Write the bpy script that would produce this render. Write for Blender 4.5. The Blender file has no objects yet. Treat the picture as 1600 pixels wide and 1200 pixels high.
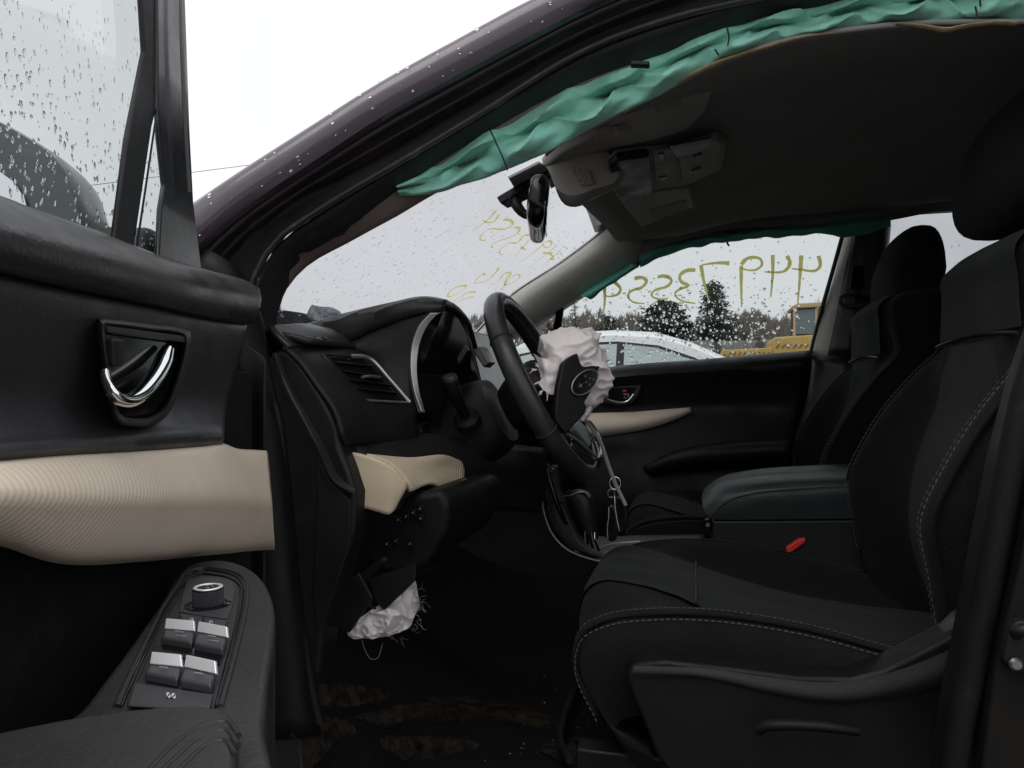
import bpy, bmesh, math, random
from mathutils import Vector, Matrix, noise

random.seed(7)
R = math.radians
scene = bpy.context.scene
COL = scene.collection

# ------------------------------------------------------------------ camera
# X = towards the rear of the car, Y = towards its passenger side, Z = up (metres)
CAM = Vector((0.0, -1.60, 1.03))
F, CX, CY = 1150.0, 800.0, 600.0
YAW, PITCH = R(14.0), R(0.5)
fwd = Vector((-math.sin(YAW) * math.cos(PITCH), math.cos(YAW) * math.cos(PITCH), math.sin(PITCH)))
rgt = Vector((math.cos(YAW), math.sin(YAW), 0))
upv = rgt.cross(fwd)
cd = bpy.data.cameras.new('camera')
cam = bpy.data.objects.new('camera', cd)
COL.objects.link(cam)
cam.matrix_world = Matrix(((rgt.x, upv.x, -fwd.x, CAM.x), (rgt.y, upv.y, -fwd.y, CAM.y), (rgt.z, upv.z, -fwd.z, CAM.z), (0, 0, 0, 1)))
cd.sensor_width = 36.0
cd.lens = F / 1600.0 * 36.0
cd.clip_start = 0.02
cd.clip_end = 2000.0
scene.camera = cam

# ------------------------------------------------------------------ sky, sun, exposure
SUN_EL, SUN_AZ = R(48), R(-150)
w = bpy.data.worlds.new('World'); scene.world = w; w.use_nodes = True
nt = w.node_tree; nt.nodes.clear()
sky = nt.nodes.new('ShaderNodeTexSky'); sky.sky_type = 'NISHITA'; sky.sun_disc = False
sky.sun_elevation = SUN_EL; sky.sun_rotation = R(200); sky.dust_density = 6.0; sky.air_density = 1.0; sky.ozone_density = 1.0
hs = nt.nodes.new('ShaderNodeHueSaturation'); hs.inputs['Saturation'].default_value = 0.06
nt.links.new(sky.outputs[0], hs.inputs['Color'])
tc = nt.nodes.new('ShaderNodeTexCoord')
cl = nt.nodes.new('ShaderNodeTexNoise'); cl.inputs['Scale'].default_value = 2.2; cl.inputs['Detail'].default_value = 5
nt.links.new(tc.outputs['Generated'], cl.inputs['Vector'])
cr = nt.nodes.new('ShaderNodeMapRange'); cr.inputs['To Min'].default_value = 0.93; cr.inputs['To Max'].default_value = 1.06
cr.inputs['From Min'].default_value = 0.3; cr.inputs['From Max'].default_value = 0.7
nt.links.new(cl.outputs['Fac'], cr.inputs['Value'])
mx = nt.nodes.new('ShaderNodeMix'); mx.data_type = 'RGBA'; mx.inputs['Factor'].default_value = 0.85
mx.inputs['B'].default_value = (11.0, 11.1, 11.4, 1)      # even overcast cloud deck
nt.links.new(hs.outputs[0], mx.inputs['A'])
ml = nt.nodes.new('ShaderNodeVectorMath'); ml.operation = 'SCALE'
nt.links.new(mx.outputs['Result'], ml.inputs[0]); nt.links.new(cr.outputs[0], ml.inputs['Scale'])
bg = nt.nodes.new('ShaderNodeBackground'); bg.inputs['Strength'].default_value = 0.105
wo = nt.nodes.new('ShaderNodeOutputWorld')
nt.links.new(ml.outputs[0], bg.inputs['Color']); nt.links.new(bg.outputs[0], wo.inputs['Surface'])
sd = bpy.data.lights.new('sun', 'SUN'); sd.energy = 1.2; sd.angle = R(45); sd.color = (1, .98, .95)
sun = bpy.data.objects.new('sun', sd); COL.objects.link(sun)
sun.rotation_euler = (Vector((-0.15, -0.55, 1.0))).to_track_quat('Z', 'Y').to_euler()
scene.view_settings.view_transform = 'Standard'; scene.view_settings.look = 'None'
scene.view_settings.exposure = 0.0; scene.view_settings.gamma = 1.0; scene.view_settings.use_curve_mapping = False
scene.cycles.max_bounces = 10; scene.cycles.transparent_max_bounces = 24; scene.cycles.transmission_bounces = 8
scene.cycles.diffuse_bounces = 5; scene.cycles.glossy_bounces = 5
scene.cycles.sample_clamp_indirect = 4.0

# ------------------------------------------------------------------ sight lines of the photograph
def ray(px, py):
    return fwd + rgt * ((px - CX) / F) - upv * ((py - CY) / F)
def P(px, py, Y):                       # where the sight line meets the plane Y = const
    d = ray(px, py); return CAM + d * ((Y - CAM.y) / d.y)
def PX(px, py, X):
    d = ray(px, py); return CAM + d * ((X - CAM.x) / d.x)
def PZ(px, py, Z):
    d = ray(px, py); return CAM + d * ((Z - CAM.z) / d.z)
def PP(px, py, p0, n):
    d = ray(px, py); return CAM + d * ((p0 - CAM).dot(n) / d.dot(n))
def PL(pts, Y=None):
    return [P(*p) if len(p) == 3 else P(p[0], p[1], Y) for p in pts]

# ------------------------------------------------------------------ materials
MATS = {}
def mat(name, col, rough=.5, metal=0.0, bump=None, var=None, coat=0.0, spec=.5, sheen=0.0, wave=None, trans=0, ior=1.45, fine=None, backs=None):
    if name in MATS: return MATS[name]
    m = bpy.data.materials.new(name); m.use_nodes = True
    n = m.node_tree; b = n.nodes['Principled BSDF']
    b.inputs['Base Color'].default_value = (*col, 1); b.inputs['Roughness'].default_value = rough
    b.inputs['Metallic'].default_value = metal; b.inputs['Coat Weight'].default_value = coat; b.inputs['Coat Roughness'].default_value = .08
    b.inputs['Specular IOR Level'].default_value = spec; b.inputs['Sheen Weight'].default_value = sheen; b.inputs['Sheen Roughness'].default_value = .5
    b.inputs['IOR'].default_value = ior; b.inputs['Transmission Weight'].default_value = trans
    t = n.nodes.new('ShaderNodeTexCoord')
    def nz(scale, detail=4, rgh=.6):
        x = n.nodes.new('ShaderNodeTexNoise'); x.inputs['Scale'].default_value = scale; x.inputs['Detail'].default_value = detail; x.inputs['Roughness'].default_value = rgh
        n.links.new(t.outputs['Object'], x.inputs['Vector']); return x.outputs['Fac']
    if var:                              # (scale, other colour, lo, hi [, scale2, colour2, lo2, hi2])
        cur = None
        for k in range(0, len(var), 4):
            sc, c2, lo, hi = var[k:k + 4]
            mr = n.nodes.new('ShaderNodeMapRange'); mr.inputs['From Min'].default_value = lo; mr.inputs['From Max'].default_value = hi
            n.links.new(nz(sc, 6, .65), mr.inputs['Value'])
            mi = n.nodes.new('ShaderNodeMix'); mi.data_type = 'RGBA'
            n.links.new(mr.outputs[0], mi.inputs['Factor'])
            if cur is None: mi.inputs['A'].default_value = (*col, 1)
            else: n.links.new(cur, mi.inputs['A'])
            mi.inputs['B'].default_value = (*c2, 1); cur = mi.outputs['Result']
        n.links.new(cur, b.inputs['Base Color'])
        mr2 = n.nodes.new('ShaderNodeMapRange'); mr2.inputs['To Min'].default_value = max(0.02, rough - .1); mr2.inputs['To Max'].default_value = min(1, rough + .12)
        mr2.inputs['From Min'].default_value = .35; mr2.inputs['From Max'].default_value = .65
        n.links.new(nz(14, 5), mr2.inputs['Value']); n.links.new(mr2.outputs[0], b.inputs['Roughness'])
    prev = None
    def addbump(h, st, dist):
        nonlocal prev
        bp = n.nodes.new('ShaderNodeBump'); bp.inputs['Strength'].default_value = st; bp.inputs['Distance'].default_value = dist
        n.links.new(h, bp.inputs['Height'])
        if prev is not None: n.links.new(prev, bp.inputs['Normal'])
        prev = bp.outputs['Normal']
    if bump: addbump(nz(bump[0], 3), bump[1], bump[2] if len(bump) > 2 else .002)
    if fine: addbump(nz(fine[0], 2), fine[1], fine[2])
    if wave:                             # (scale, strength, direction across the ribs, depth, distortion)
        dp_ = n.nodes.new('ShaderNodeVectorMath'); dp_.operation = 'DOT_PRODUCT'; dp_.inputs[1].default_value = wave[2]
        n.links.new(t.outputs['Object'], dp_.inputs[0])
        mp = n.nodes.new('ShaderNodeCombineXYZ'); n.links.new(dp_.outputs['Value'], mp.inputs['X'])
        wv = n.nodes.new('ShaderNodeTexWave'); wv.inputs['Scale'].default_value = wave[0]; wv.inputs['Distortion'].default_value = wave[4] if len(wave) > 4 else .3
        wv.inputs['Detail'].default_value = 1; wv.inputs['Detail Scale'].default_value = .4
        n.links.new(mp.outputs[0], wv.inputs['Vector']); addbump(wv.outputs['Fac'], wave[1], wave[3])
    if prev is not None: n.links.new(prev, b.inputs['Normal'])
    MATS[name] = m; return m

def thin_glass(name, tint, gloss=.06, dirt=.0):
    m = bpy.data.materials.new(name); m.use_nodes = True; n = m.node_tree; n.nodes.clear()
    o = n.nodes.new('ShaderNodeOutputMaterial'); tr = n.nodes.new('ShaderNodeBsdfTransparent'); tr.inputs['Color'].default_value = (*tint, 1)
    gl = n.nodes.new('ShaderNodeBsdfGlossy'); gl.inputs['Roughness'].default_value = .02; gl.inputs['Color'].default_value = (.9, .93, .95, 1)
    lw = n.nodes.new('ShaderNodeLayerWeight'); lw.inputs['Blend'].default_value = .5      # Schlick: the same from both sides of the pane
    pw5 = n.nodes.new('ShaderNodeMath'); pw5.operation = 'POWER'; pw5.inputs[1].default_value = 5; n.links.new(lw.outputs['Facing'], pw5.inputs[0])
    sc_ = n.nodes.new('ShaderNodeMath'); sc_.operation = 'MULTIPLY_ADD'; sc_.inputs[1].default_value = .5; sc_.inputs[2].default_value = .02
    n.links.new(pw5.outputs[0], sc_.inputs[0])
    mi = n.nodes.new('ShaderNodeMixShader'); n.links.new(sc_.outputs[0], mi.inputs[0]); n.links.new(tr.outputs[0], mi.inputs[1]); n.links.new(gl.outputs[0], mi.inputs[2])
    last = mi.outputs[0]
    if dirt:
        df = n.nodes.new('ShaderNodeBsdfDiffuse'); df.inputs['Color'].default_value = (.6, .62, .62, 1)
        t = n.nodes.new('ShaderNodeTexCoord'); x = n.nodes.new('ShaderNodeTexNoise'); x.inputs['Scale'].default_value = 6; x.inputs['Detail'].default_value = 8
        n.links.new(t.outputs['Object'], x.inputs['Vector'])
        mr = n.nodes.new('ShaderNodeMapRange'); mr.inputs['From Min'].default_value = .35; mr.inputs['From Max'].default_value = .75; mr.inputs['To Max'].default_value = dirt
        n.links.new(x.outputs['Fac'], mr.inputs['Value'])
        m2 = n.nodes.new('ShaderNodeMixShader'); n.links.new(mr.outputs[0], m2.inputs[0]); n.links.new(last, m2.inputs[1]); n.links.new(df.outputs[0], m2.inputs[2]); last = m2.outputs[0]
    n.links.new(last, o.inputs['Surface'])
    MATS[name] = m; return m

DUST = (.10, .095, .085)
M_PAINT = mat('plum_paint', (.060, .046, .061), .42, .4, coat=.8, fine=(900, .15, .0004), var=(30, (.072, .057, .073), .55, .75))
M_SHUT = mat('shaded_plum_paint', (.016, .012, .016), .5, .1, coat=.1, var=(12, (.03, .022, .02), .5, .7))  # plum body paint darkened, so the shut's shade is in the colour
M_RUBBER = mat('rubber_seal', (.012, .012, .014), .55, bump=(160, .25, .001), var=(40, (.04, .038, .038), .58, .8))
M_BLACK = mat('black_grained_plastic', (.0078, .0081, .0088), .5, bump=(300, .35, .0009), var=(9, (.011, .011, .0115), .45, .7, 200, (.040, .039, .037), .68, .8), spec=.33)
M_DEEP = mat('shaded_black_plastic', (.0048, .0049, .0054), .55, bump=(420, .25, .0006), var=(9, (.006, .006, .0062), .45, .7, 240, (.028, .027, .026), .715, .8), spec=.25)  # darker copy of the black plastic; shade is put into its colour
M_DOORBLK = mat('charcoal_soft_plastic', (.019, .0192, .021), .42, bump=(300, .4, .0010), var=(7, (.028, .027, .028), .45, .7, 210, (.08, .08, .08), .69, .8))
M_GREYBLK = mat('slate_plastic', (.021, .0216, .024), .45, bump=(320, .4, .0010), var=(8, (.029, .029, .031), .45, .7, 220, (.12, .12, .12), .70, .8))
M_GLOSS = mat('gloss_black', (.006, .006, .007), .12, spec=.5, fine=(60, .03, .001))
M_LEATHER = mat('black_leather', (.016, .017, .018), .38, bump=(260, .35, .0009), var=(6, (.024, .024, .025), .45, .7))
M_ARML = mat('green_black_leather', (.020, .026, .026), .40, bump=(240, .35, .0009), var=(6, (.028, .034, .034), .45, .7))
M_FABRIC = mat('black_seat_cloth', (.0065, .007, .0075), .95, sheen=.03, bump=(260, .9, .0022), fine=(900, .6, .0010), var=(5, (.0095, .010, .0105), .4, .7, 330, (.030, .031, .031), .66, .80), spec=.12)
M_FABRIC2 = mat('green_black_seat_cloth', (.0074, .0088, .0090), .9, sheen=.05, bump=(240, .9, .0022), fine=(900, .6, .0010), var=(4, (.0105, .0122, .0122), .42, .68, 35, (.015, .016, .0156), .58, .8, 330, (.034, .036, .036), .66, .80), spec=.14)
M_THREAD = mat('grey_thread', (.085, .085, .082), .8)
M_THREADD = mat('dark_thread', (.05, .053, .05), .8)
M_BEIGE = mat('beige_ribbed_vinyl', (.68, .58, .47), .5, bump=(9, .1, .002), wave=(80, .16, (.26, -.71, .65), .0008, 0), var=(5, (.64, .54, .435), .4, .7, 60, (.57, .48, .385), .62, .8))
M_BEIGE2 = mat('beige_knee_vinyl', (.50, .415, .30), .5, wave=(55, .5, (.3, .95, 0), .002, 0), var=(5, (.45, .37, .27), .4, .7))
M_SILVER = mat('satin_silver', (.56, .55, .56), .28, .9, fine=(300, .05, .0005))
M_SILVERD = mat('brushed_dark_silver', (.22, .22, .225), .33, .85, fine=(200, .1, .0005))
M_CHROME = mat('chrome', (.82, .82, .85), .07, 1.0)
M_HEAD = mat('grey_headliner_cloth', (.235, .229, .222), .95, bump=(800, .4, .001), var=(5, (.20, .195, .188), .4, .7), spec=.1)
M_PILLAR = mat('grey_pillar_trim', (.50, .485, .45), .6, bump=(500, .25, .0006), var=(5, (.45, .435, .40), .4, .7), spec=.3)
M_VISOR = mat('grey_visor_vinyl', (.30, .285, .255), .7, bump=(380, .3, .0007), var=(6, (.26, .245, .22), .4, .7), spec=.3)
M_FOAM = mat('tan_foam', (.42, .32, .19), .95, bump=(180, .8, .002), var=(60, (.30, .23, .14), .45, .65), spec=.1)
M_GREEN = mat('green_airbag_cloth', (.27, .60, .49), .6, sheen=.1, bump=(30, .35, .006), fine=(900, .3, .0006), var=(9, (.22, .53, .42), .4, .68), spec=.35)
M_NYLON = mat('white_airbag_nylon', (.80, .74, .735), .75, sheen=.1, bump=(45, .5, .004), fine=(1100, .3, .0005), var=(13, (.72, .655, .65), .42, .68), spec=.25)
M_RED = mat('red_plastic', (.55, .035, .015), .35)
M_BELT = mat('black_webbing', (.012, .012, .013), .8, bump=(500, .5, .001), spec=.3)
M_CHALK = mat('yellow_paint_marker', (.62, .58, .22), .8, var=(180, (.70, .66, .32), .4, .6))
_n = M_CHALK.node_tree; _t = _n.nodes.new('ShaderNodeBsdfTranslucent'); _t.inputs['Color'].default_value = (.74, .69, .25, 1)   # thin paint lets daylight through
_m = _n.nodes.new('ShaderNodeMixShader'); _m.inputs[0].default_value = .75; _o = _n.nodes['Material Output']
_n.links.new(_n.nodes['Principled BSDF'].outputs[0], _m.inputs[1]); _n.links.new(_t.outputs[0], _m.inputs[2]); _n.links.new(_m.outputs[0], _o.inputs['Surface'])
M_WHITEINK = mat('white_print', (.55, .56, .58), .6)
M_GREYINK = mat('faded_print', (.27, .28, .30), .6)
M_PAPER = mat('label_print', (.17, .165, .14), .8, wave=(60, .2, (1, .2, 0), .0004), var=(170, (.27, .25, .17), .48, .55))
M_LCD = mat('smoked_lens', (.004, .004, .005), .09, fine=(20, .02, .001))
M_GLASSW = thin_glass('windshield_glass', (.835, .84, .85), dirt=.02)
M_GLASSD = thin_glass('door_glass', (.82, .842, .838), dirt=.015)
M_WATER = mat('rain_water', (.95, .97, .97), .0, trans=1.0, ior=1.33)
M_CARPET = mat('black_carpet', (.007, .007, .0075), .95, bump=(300, 1.0, .004), var=(6, (.014, .012, .011), .5, .75, 90, (.022, .019, .016), .62, .75), spec=.1)
M_MUD = mat('dry_mud', (.042, .031, .021), .95, bump=(160, 1.0, .006), var=(40, (.02, .017, .014), .46, .6, 14, (.080, .058, .035), .55, .7), spec=.1)
_n = M_MUD.node_tree; _tc = _n.nodes.new('ShaderNodeTexCoord'); _x = _n.nodes.new('ShaderNodeTexNoise'); _x.inputs['Scale'].default_value = 55; _x.inputs['Detail'].default_value = 7; _x.inputs['Roughness'].default_value = .75
_n.links.new(_tc.outputs['Object'], _x.inputs['Vector'])              # dirt lies between the carpet tufts: broken up, not a solid sheet
_r = _n.nodes.new('ShaderNodeMapRange'); _r.inputs['From Min'].default_value = .42; _r.inputs['From Max'].default_value = .74; _n.links.new(_x.outputs['Fac'], _r.inputs['Value'])
_n.links.new(_r.outputs[0], _n.nodes['Principled BSDF'].inputs['Alpha'])
M_ALU = mat('dull_metal', (.32, .32, .31), .4, .8, var=(40, (.2, .18, .16), .5, .7))

# ------------------------------------------------------------------ mesh helpers
def crom(pts, n, closed=False):
    """n points evenly along a Catmull-Rom curve through pts"""
    pts = [Vector(p) for p in pts]; m = len(pts)
    if m == 2 and not closed:
        return [pts[0].lerp(pts[1], i / (n - 1)) for i in range(n)]
    dense = []
    segs = m if closed else m - 1
    K = 14
    for i in range(segs):
        p1 = pts[i]; p2 = pts[(i + 1) % m]
        p0 = pts[i - 1] if (closed or i > 0) else p1 * 2 - p2
        p3 = pts[(i + 2) % m] if (closed or i + 2 < m) else p2 * 2 - p1
        t0 = 0; t1 = max((p1 - p0).length, 1e-6) ** .5; t2 = t1 + max((p2 - p1).length, 1e-6) ** .5; t3 = t2 + max((p3 - p2).length, 1e-6) ** .5
        for k in range(K):
            t = t1 + (t2 - t1) * k / K
            a1 = p0 * ((t1 - t) / (t1 - t0)) + p1 * ((t - t0) / (t1 - t0)); a2 = p1 * ((t2 - t) / (t2 - t1)) + p2 * ((t - t1) / (t2 - t1))
            a3 = p2 * ((t3 - t) / (t3 - t2)) + p3 * ((t - t2) / (t3 - t2))
            b1 = a1 * ((t2 - t) / (t2 - t0)) + a2 * ((t - t0) / (t2 - t0)); b2 = a2 * ((t3 - t) / (t3 - t1)) + a3 * ((t - t1) / (t3 - t1))
            dense.append(b1 * ((t2 - t) / (t2 - t1)) + b2 * ((t - t1) / (t2 - t1)))
    dense.append(pts[0].copy() if closed else pts[-1].copy())
    L = [0.0]
    for i in range(1, len(dense)): L.append(L[-1] + (dense[i] - dense[i - 1]).length)
    out = []; j = 0; cnt = n if not closed else n
    for i in range(cnt):
        s = L[-1] * i / (cnt if closed else (cnt - 1))
        while j < len(L) - 2 and L[j + 1] < s: j += 1
        d = L[j + 1] - L[j]
        out.append(dense[j].lerp(dense[j + 1], 0 if d < 1e-9 else min(1, (s - L[j]) / d)))
    return out

def link(name, me, m, parent, smooth=True, angle=40):
    o = bpy.data.objects.new(name, me)
    for x in (m if isinstance(m, (list, tuple)) else [m]): me.materials.append(x)
    if smooth:
        for p in me.polygons: p.use_smooth = True
        if angle: me.set_sharp_from_angle(angle=R(angle))
    COL.objects.link(o)
    if parent is not None:
        o.parent = parent
        o.matrix_parent_inverse = Matrix.Translation(-TOPLOC.get(parent.name, Vector((0, 0, 0))))
    return o
TOPLOC = {}

def raw(name, verts, faces, m, parent, smooth=True, angle=40, bevel=0, seg=2, sub=0, solid=0, off=-1, fix=True):
    me = bpy.data.meshes.new(name); me.from_pydata([tuple(v) for v in verts], [], faces)
    if fix:
        bm = bmesh.new(); bm.from_mesh(me); bmesh.ops.remove_doubles(bm, verts=bm.verts, dist=1e-6)
        bmesh.ops.recalc_face_normals(bm, faces=bm.faces); bm.to_mesh(me); bm.free()
    me.update()
    o = link(name, me, m, parent, smooth, angle)
    if solid:
        md = o.modifiers.new('thickness', 'SOLIDIFY'); md.thickness = solid; md.offset = off; md.use_even_offset = False
    if bevel:
        md = o.modifiers.new('bevel', 'BEVEL'); md.width = bevel; md.segments = seg; md.limit_method = 'ANGLE'; md.angle_limit = R(32); md.harden_normals = True
    if sub:
        md = o.modifiers.new('sub', 'SUBSURF'); md.levels = sub; md.render_levels = sub
    return o

def grid(name, rails, m, parent, N=24, M=None, solid=0, off=0, bevel=0, closed=False, angle=50, jig=None, sub=0):
    """a smooth sheet through rails; each rail is a list of 3D points"""
    rr = [crom(r, N) for r in rails]
    if M:
        cols = [crom([r[i] for r in rr], M, closed) for i in range(N)]
        rr = [[cols[i][j] for i in range(N)] for j in range(M)]
    if jig: rr = [[jig(p, i / (N - 1), j / (len(rr) - 1)) for i, p in enumerate(r)] for j, r in enumerate(rr)]
    K = len(rr); vs = [p for r in rr for p in r]; fs = []
    for j in range(K if closed else K - 1):
        a, b = j * N, ((j + 1) % K) * N
        for i in range(N - 1): fs.append((a + i, a + i + 1, b + i + 1, b + i))
    return raw(name, vs, fs, m, parent, solid=solid, off=off, bevel=bevel, angle=angle, sub=sub, seg=3)

def frames(pts, closed=False, up=Vector((0, 0, 1))):
    out = []; n = len(pts); prev = None
    for i in range(n):
        if closed: t = pts[(i + 1) % n] - pts[i - 1]
        else: t = pts[min(i + 1, n - 1)] - pts[max(i - 1, 0)]
        t.normalize()
        if prev is None:
            a = up.cross(t)
            if a.length < 1e-3: a = Vector((1, 0, 0)).cross(t)
            a.normalize()
        else:
            a = prev - t * prev.dot(t); a.normalize()
        prev = a; out.append((t, a, t.cross(a)))
    return out

def tubedata(pts, r, seg=8, closed=False, flat=1.0, up=Vector((0, 0, 1)), base=0):
    vs, fs = [], []; fr = frames(pts, closed, up); n = len(pts)
    for i, (p, (t, a, b)) in enumerate(zip(pts, fr)):
        rr = r[i] if isinstance(r, (list, tuple)) else r
        for k in range(seg):
            th = 2 * math.pi * k / seg
            vs.append(p + a * (math.cos(th) * rr) + b * (math.sin(th) * rr * flat))
    for i in range(n if closed else n - 1):
        for k in range(seg):
            a0 = i * seg; b0 = ((i + 1) % n) * seg
            fs.append((base + a0 + k, base + a0 + (k + 1) % seg, base + b0 + (k + 1) % seg, base + b0 + k))
    if not closed:
        fs.append(tuple(base + k for k in range(seg))[::-1]); fs.append(tuple(base + (n - 1) * seg + k for k in range(seg)))
    return vs, fs

def tube(name, pts, r, m, parent, N=None, seg=10, closed=False, flat=1.0, up=Vector((0, 0, 1)), angle=50):
    if N: pts = crom(pts, N, closed)
    pts = [Vector(p) for p in pts]
    if isinstance(r, (list, tuple)) and len(r) != len(pts):
        q = len(r) - 1; r = [r[min(int(i / (len(pts) - 1) * q), q - 1)] * (1 - (i / (len(pts) - 1) * q - min(int(i / (len(pts) - 1) * q), q - 1))) + r[min(int(i / (len(pts) - 1) * q), q - 1) + 1] * (i / (len(pts) - 1) * q - min(int(i / (len(pts) - 1) * q), q - 1)) for i in range(len(pts))]
    vs, fs = tubedata(pts, r, seg, closed, flat, up)
    return raw(name, vs, fs, m, parent, angle=angle)

def prism(name, outline, vec, m, parent, bevel=.004, seg=3, n=None, smooth=True):
    """closed outline (3D points) pushed along vec"""
    o = crom(outline, n, True) if n else [Vector(p) for p in outline]
    k = len(o); vec = Vector(vec)
    vs = o + [p + vec for p in o]
    fs = [tuple(range(k)), tuple(range(2 * k - 1, k - 1, -1))] + [(i, (i + 1) % k, k + (i + 1) % k, k + i) for i in range(k)]
    return raw(name, vs, fs, m, parent, bevel=bevel, seg=seg, angle=35, smooth=smooth)

def loft(name, secs, m, parent, N=None, M=None, bevel=0, cap=True, sub=0, angle=45, seg=3):
    """closed rings, one after the other, with end caps"""
    ss = [crom(s, N, True) if N else [Vector(p) for p in s] for s in secs]
    k = len(ss[0])
    if M:
        cols = [crom([s[i] for s in ss], M) for i in range(k)]
        ss = [[cols[i][j] for i in range(k)] for j in range(M)]
    vs = [p for s in ss for p in s]; fs = []
    for j in range(len(ss) - 1):
        a, b = j * k, (j + 1) * k
        for i in range(k): fs.append((a + i, a + (i + 1) % k, b + (i + 1) % k, b + i))
    if cap: fs.append(tuple(range(k))[::-1]); fs.append(tuple((len(ss) - 1) * k + i for i in range(k)))
    return raw(name, vs, fs, m, parent, bevel=bevel, sub=sub, angle=angle, seg=seg)

def box(name, c, s, m, parent, bevel=.003, rot=None, seg=2):
    c = Vector(c); hx, hy, hz = s[0] / 2, s[1] / 2, s[2] / 2
    q = rot if rot is not None else Matrix.Identity(3)
    vs = [c + q @ Vector((x * hx, y * hy, z * hz)) for x, y, z in ((-1, -1, -1), (1, -1, -1), (1, 1, -1), (-1, 1, -1), (-1, -1, 1), (1, -1, 1), (1, 1, 1), (-1, 1, 1))]
    fs = [(0, 3, 2, 1), (4, 5, 6, 7), (0, 1, 5, 4), (1, 2, 6, 5), (2, 3, 7, 6), (3, 0, 4, 7)]
    return raw(name, vs, fs, m, parent, bevel=bevel, seg=seg, angle=35)

def multi(name, pieces, m, parent, angle=50):
    vs, fs = [], []
    for v, f in pieces:
        b = len(vs); vs += v; fs += [tuple(b + i for i in q) for q in f]
    return raw(name, vs, fs, m, parent, angle=angle, fix=False)

def dashes(path, dash, gap, r, lift=Vector((0, 0, 0)), seg=5):
    """short thread stitches along a path"""
    L = sum((path[i + 1] - path[i]).length for i in range(len(path) - 1)); n = max(2, int(L / (dash + gap)))
    pts = crom(path, n * 5 + 1); out = []
    q = max(2, round(5 * dash / (dash + gap)))
    for i in range(n):
        s = pts[i * 5:i * 5 + q + 1]
        if len(s) > 1: out.append(tubedata([p + lift for p in s], r, seg))
    return out

def frame3(n, up=Vector((0, 0, 1))):
    n = Vector(n).normalized(); x = up.cross(n)
    if x.length < 1e-4: x = Vector((1, 0, 0))
    x.normalize(); return Matrix((x, n.cross(x), n)).transposed()

def disc_stack(name, c, axis, prof, m, parent, seg=40, angle=35):
    """lathe: prof = [(radius, height along axis)]"""
    q = frame3(axis); c = Vector(c); vs, fs = [], []
    for r, h in prof:
        for k in range(seg):
            th = 2 * math.pi * k / seg; vs.append(c + q @ Vector((math.cos(th) * r, math.sin(th) * r, h)))
    for j in range(len(prof) - 1):
        for k in range(seg): fs.append((j * seg + k, j * seg + (k + 1) % seg, (j + 1) * seg + (k + 1) % seg, (j + 1) * seg + k))
    fs.append(tuple(range(seg))[::-1]); fs.append(tuple((len(prof) - 1) * seg + k for k in range(seg)))
    return raw(name, vs, fs, m, parent, angle=angle)

def top(name, label, cat, loc, group=None):
    o = bpy.data.objects.new(name, None); o.location = loc; o.empty_display_size = .1; COL.objects.link(o)
    TOPLOC[o.name] = Vector(loc); o['label'] = label; o['category'] = cat
    if group: o['group'] = group
    return o
def part(name, parent, label=None):       # an Empty that holds the pieces of one part
    o = bpy.data.objects.new(name, None); o.empty_display_size = .05; COL.objects.link(o)
    o.parent = parent; o.matrix_parent_inverse = Matrix.Translation(-TOPLOC.get(parent.name, Vector((0, 0, 0))))
    if label: o['label'] = label
    return o
def lab(o, text): o['label'] = text; return o
def struct(o): o['kind'] = 'structure'; return o

def drops(name, spots, m, parent, seed=1, stretch=1.5, flat=.45):
    """rain drops: spots = [(point, outward normal, run direction, radius)]"""
    rnd = random.Random(seed); vs, fs = [], []
    for p, nn, run, r in spots:
        x = (run - nn * run.dot(nn)).normalized(); y = nn.cross(x); b = len(vs); st = rnd.uniform(1, stretch)
        rings = [(1.0, 0.0), (.85, .55), (.5, .88)]; sg = 8
        for rr, h in rings:
            for k in range(sg):
                th = 2 * math.pi * k / sg; fat = 1 - .25 * math.cos(th)
                vs.append(p + x * (math.cos(th) * rr * r * st) + y * (math.sin(th) * rr * r * fat) + nn * (h * r * flat))
        vs.append(p + nn * (r * flat))
        for j in range(2):
            for k in range(sg): fs.append((b + j * sg + k, b + j * sg + (k + 1) % sg, b + (j + 1) * sg + (k + 1) % sg, b + (j + 1) * sg + k))
        for k in range(sg): fs.append((b + 2 * sg + k, b + 2 * sg + (k + 1) % sg, b + 3 * sg))
        fs.append(tuple(b + k for k in range(sg))[::-1])
    o = raw(name, vs, fs, m, parent, fix=False, angle=60); o['kind'] = 'stuff'
    return o

# ================================================================== the setting
M_GROUND = mat('wet_gravel', (.16, .15, .14), .75, bump=(30, .8, .03), var=(.6, (.10, .095, .09), .42, .62, 14, (.22, .21, .195), .5, .7))
g = []
for i in range(61):
    for j in range(61):
        x = -300 + 10 * i; y = -300 + 10 * j
        g.append(Vector((x, y, .25 * noise.noise(Vector((x * .02, y * .02, 3))) * min(1, max(0, (abs(x) + abs(y) - 30) / 40)))))
struct(raw('ground', g, [(i * 61 + j, (i + 1) * 61 + j, (i + 1) * 61 + j + 1, i * 61 + j + 1) for i in range(60) for j in range(60)], M_GROUND, None))

# ================================================================== the car
car = top('car', 'dark plum SUV with its driver door wide open, cabin and deployed airbags in view', 'car', (.5, 0, 0))

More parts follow.
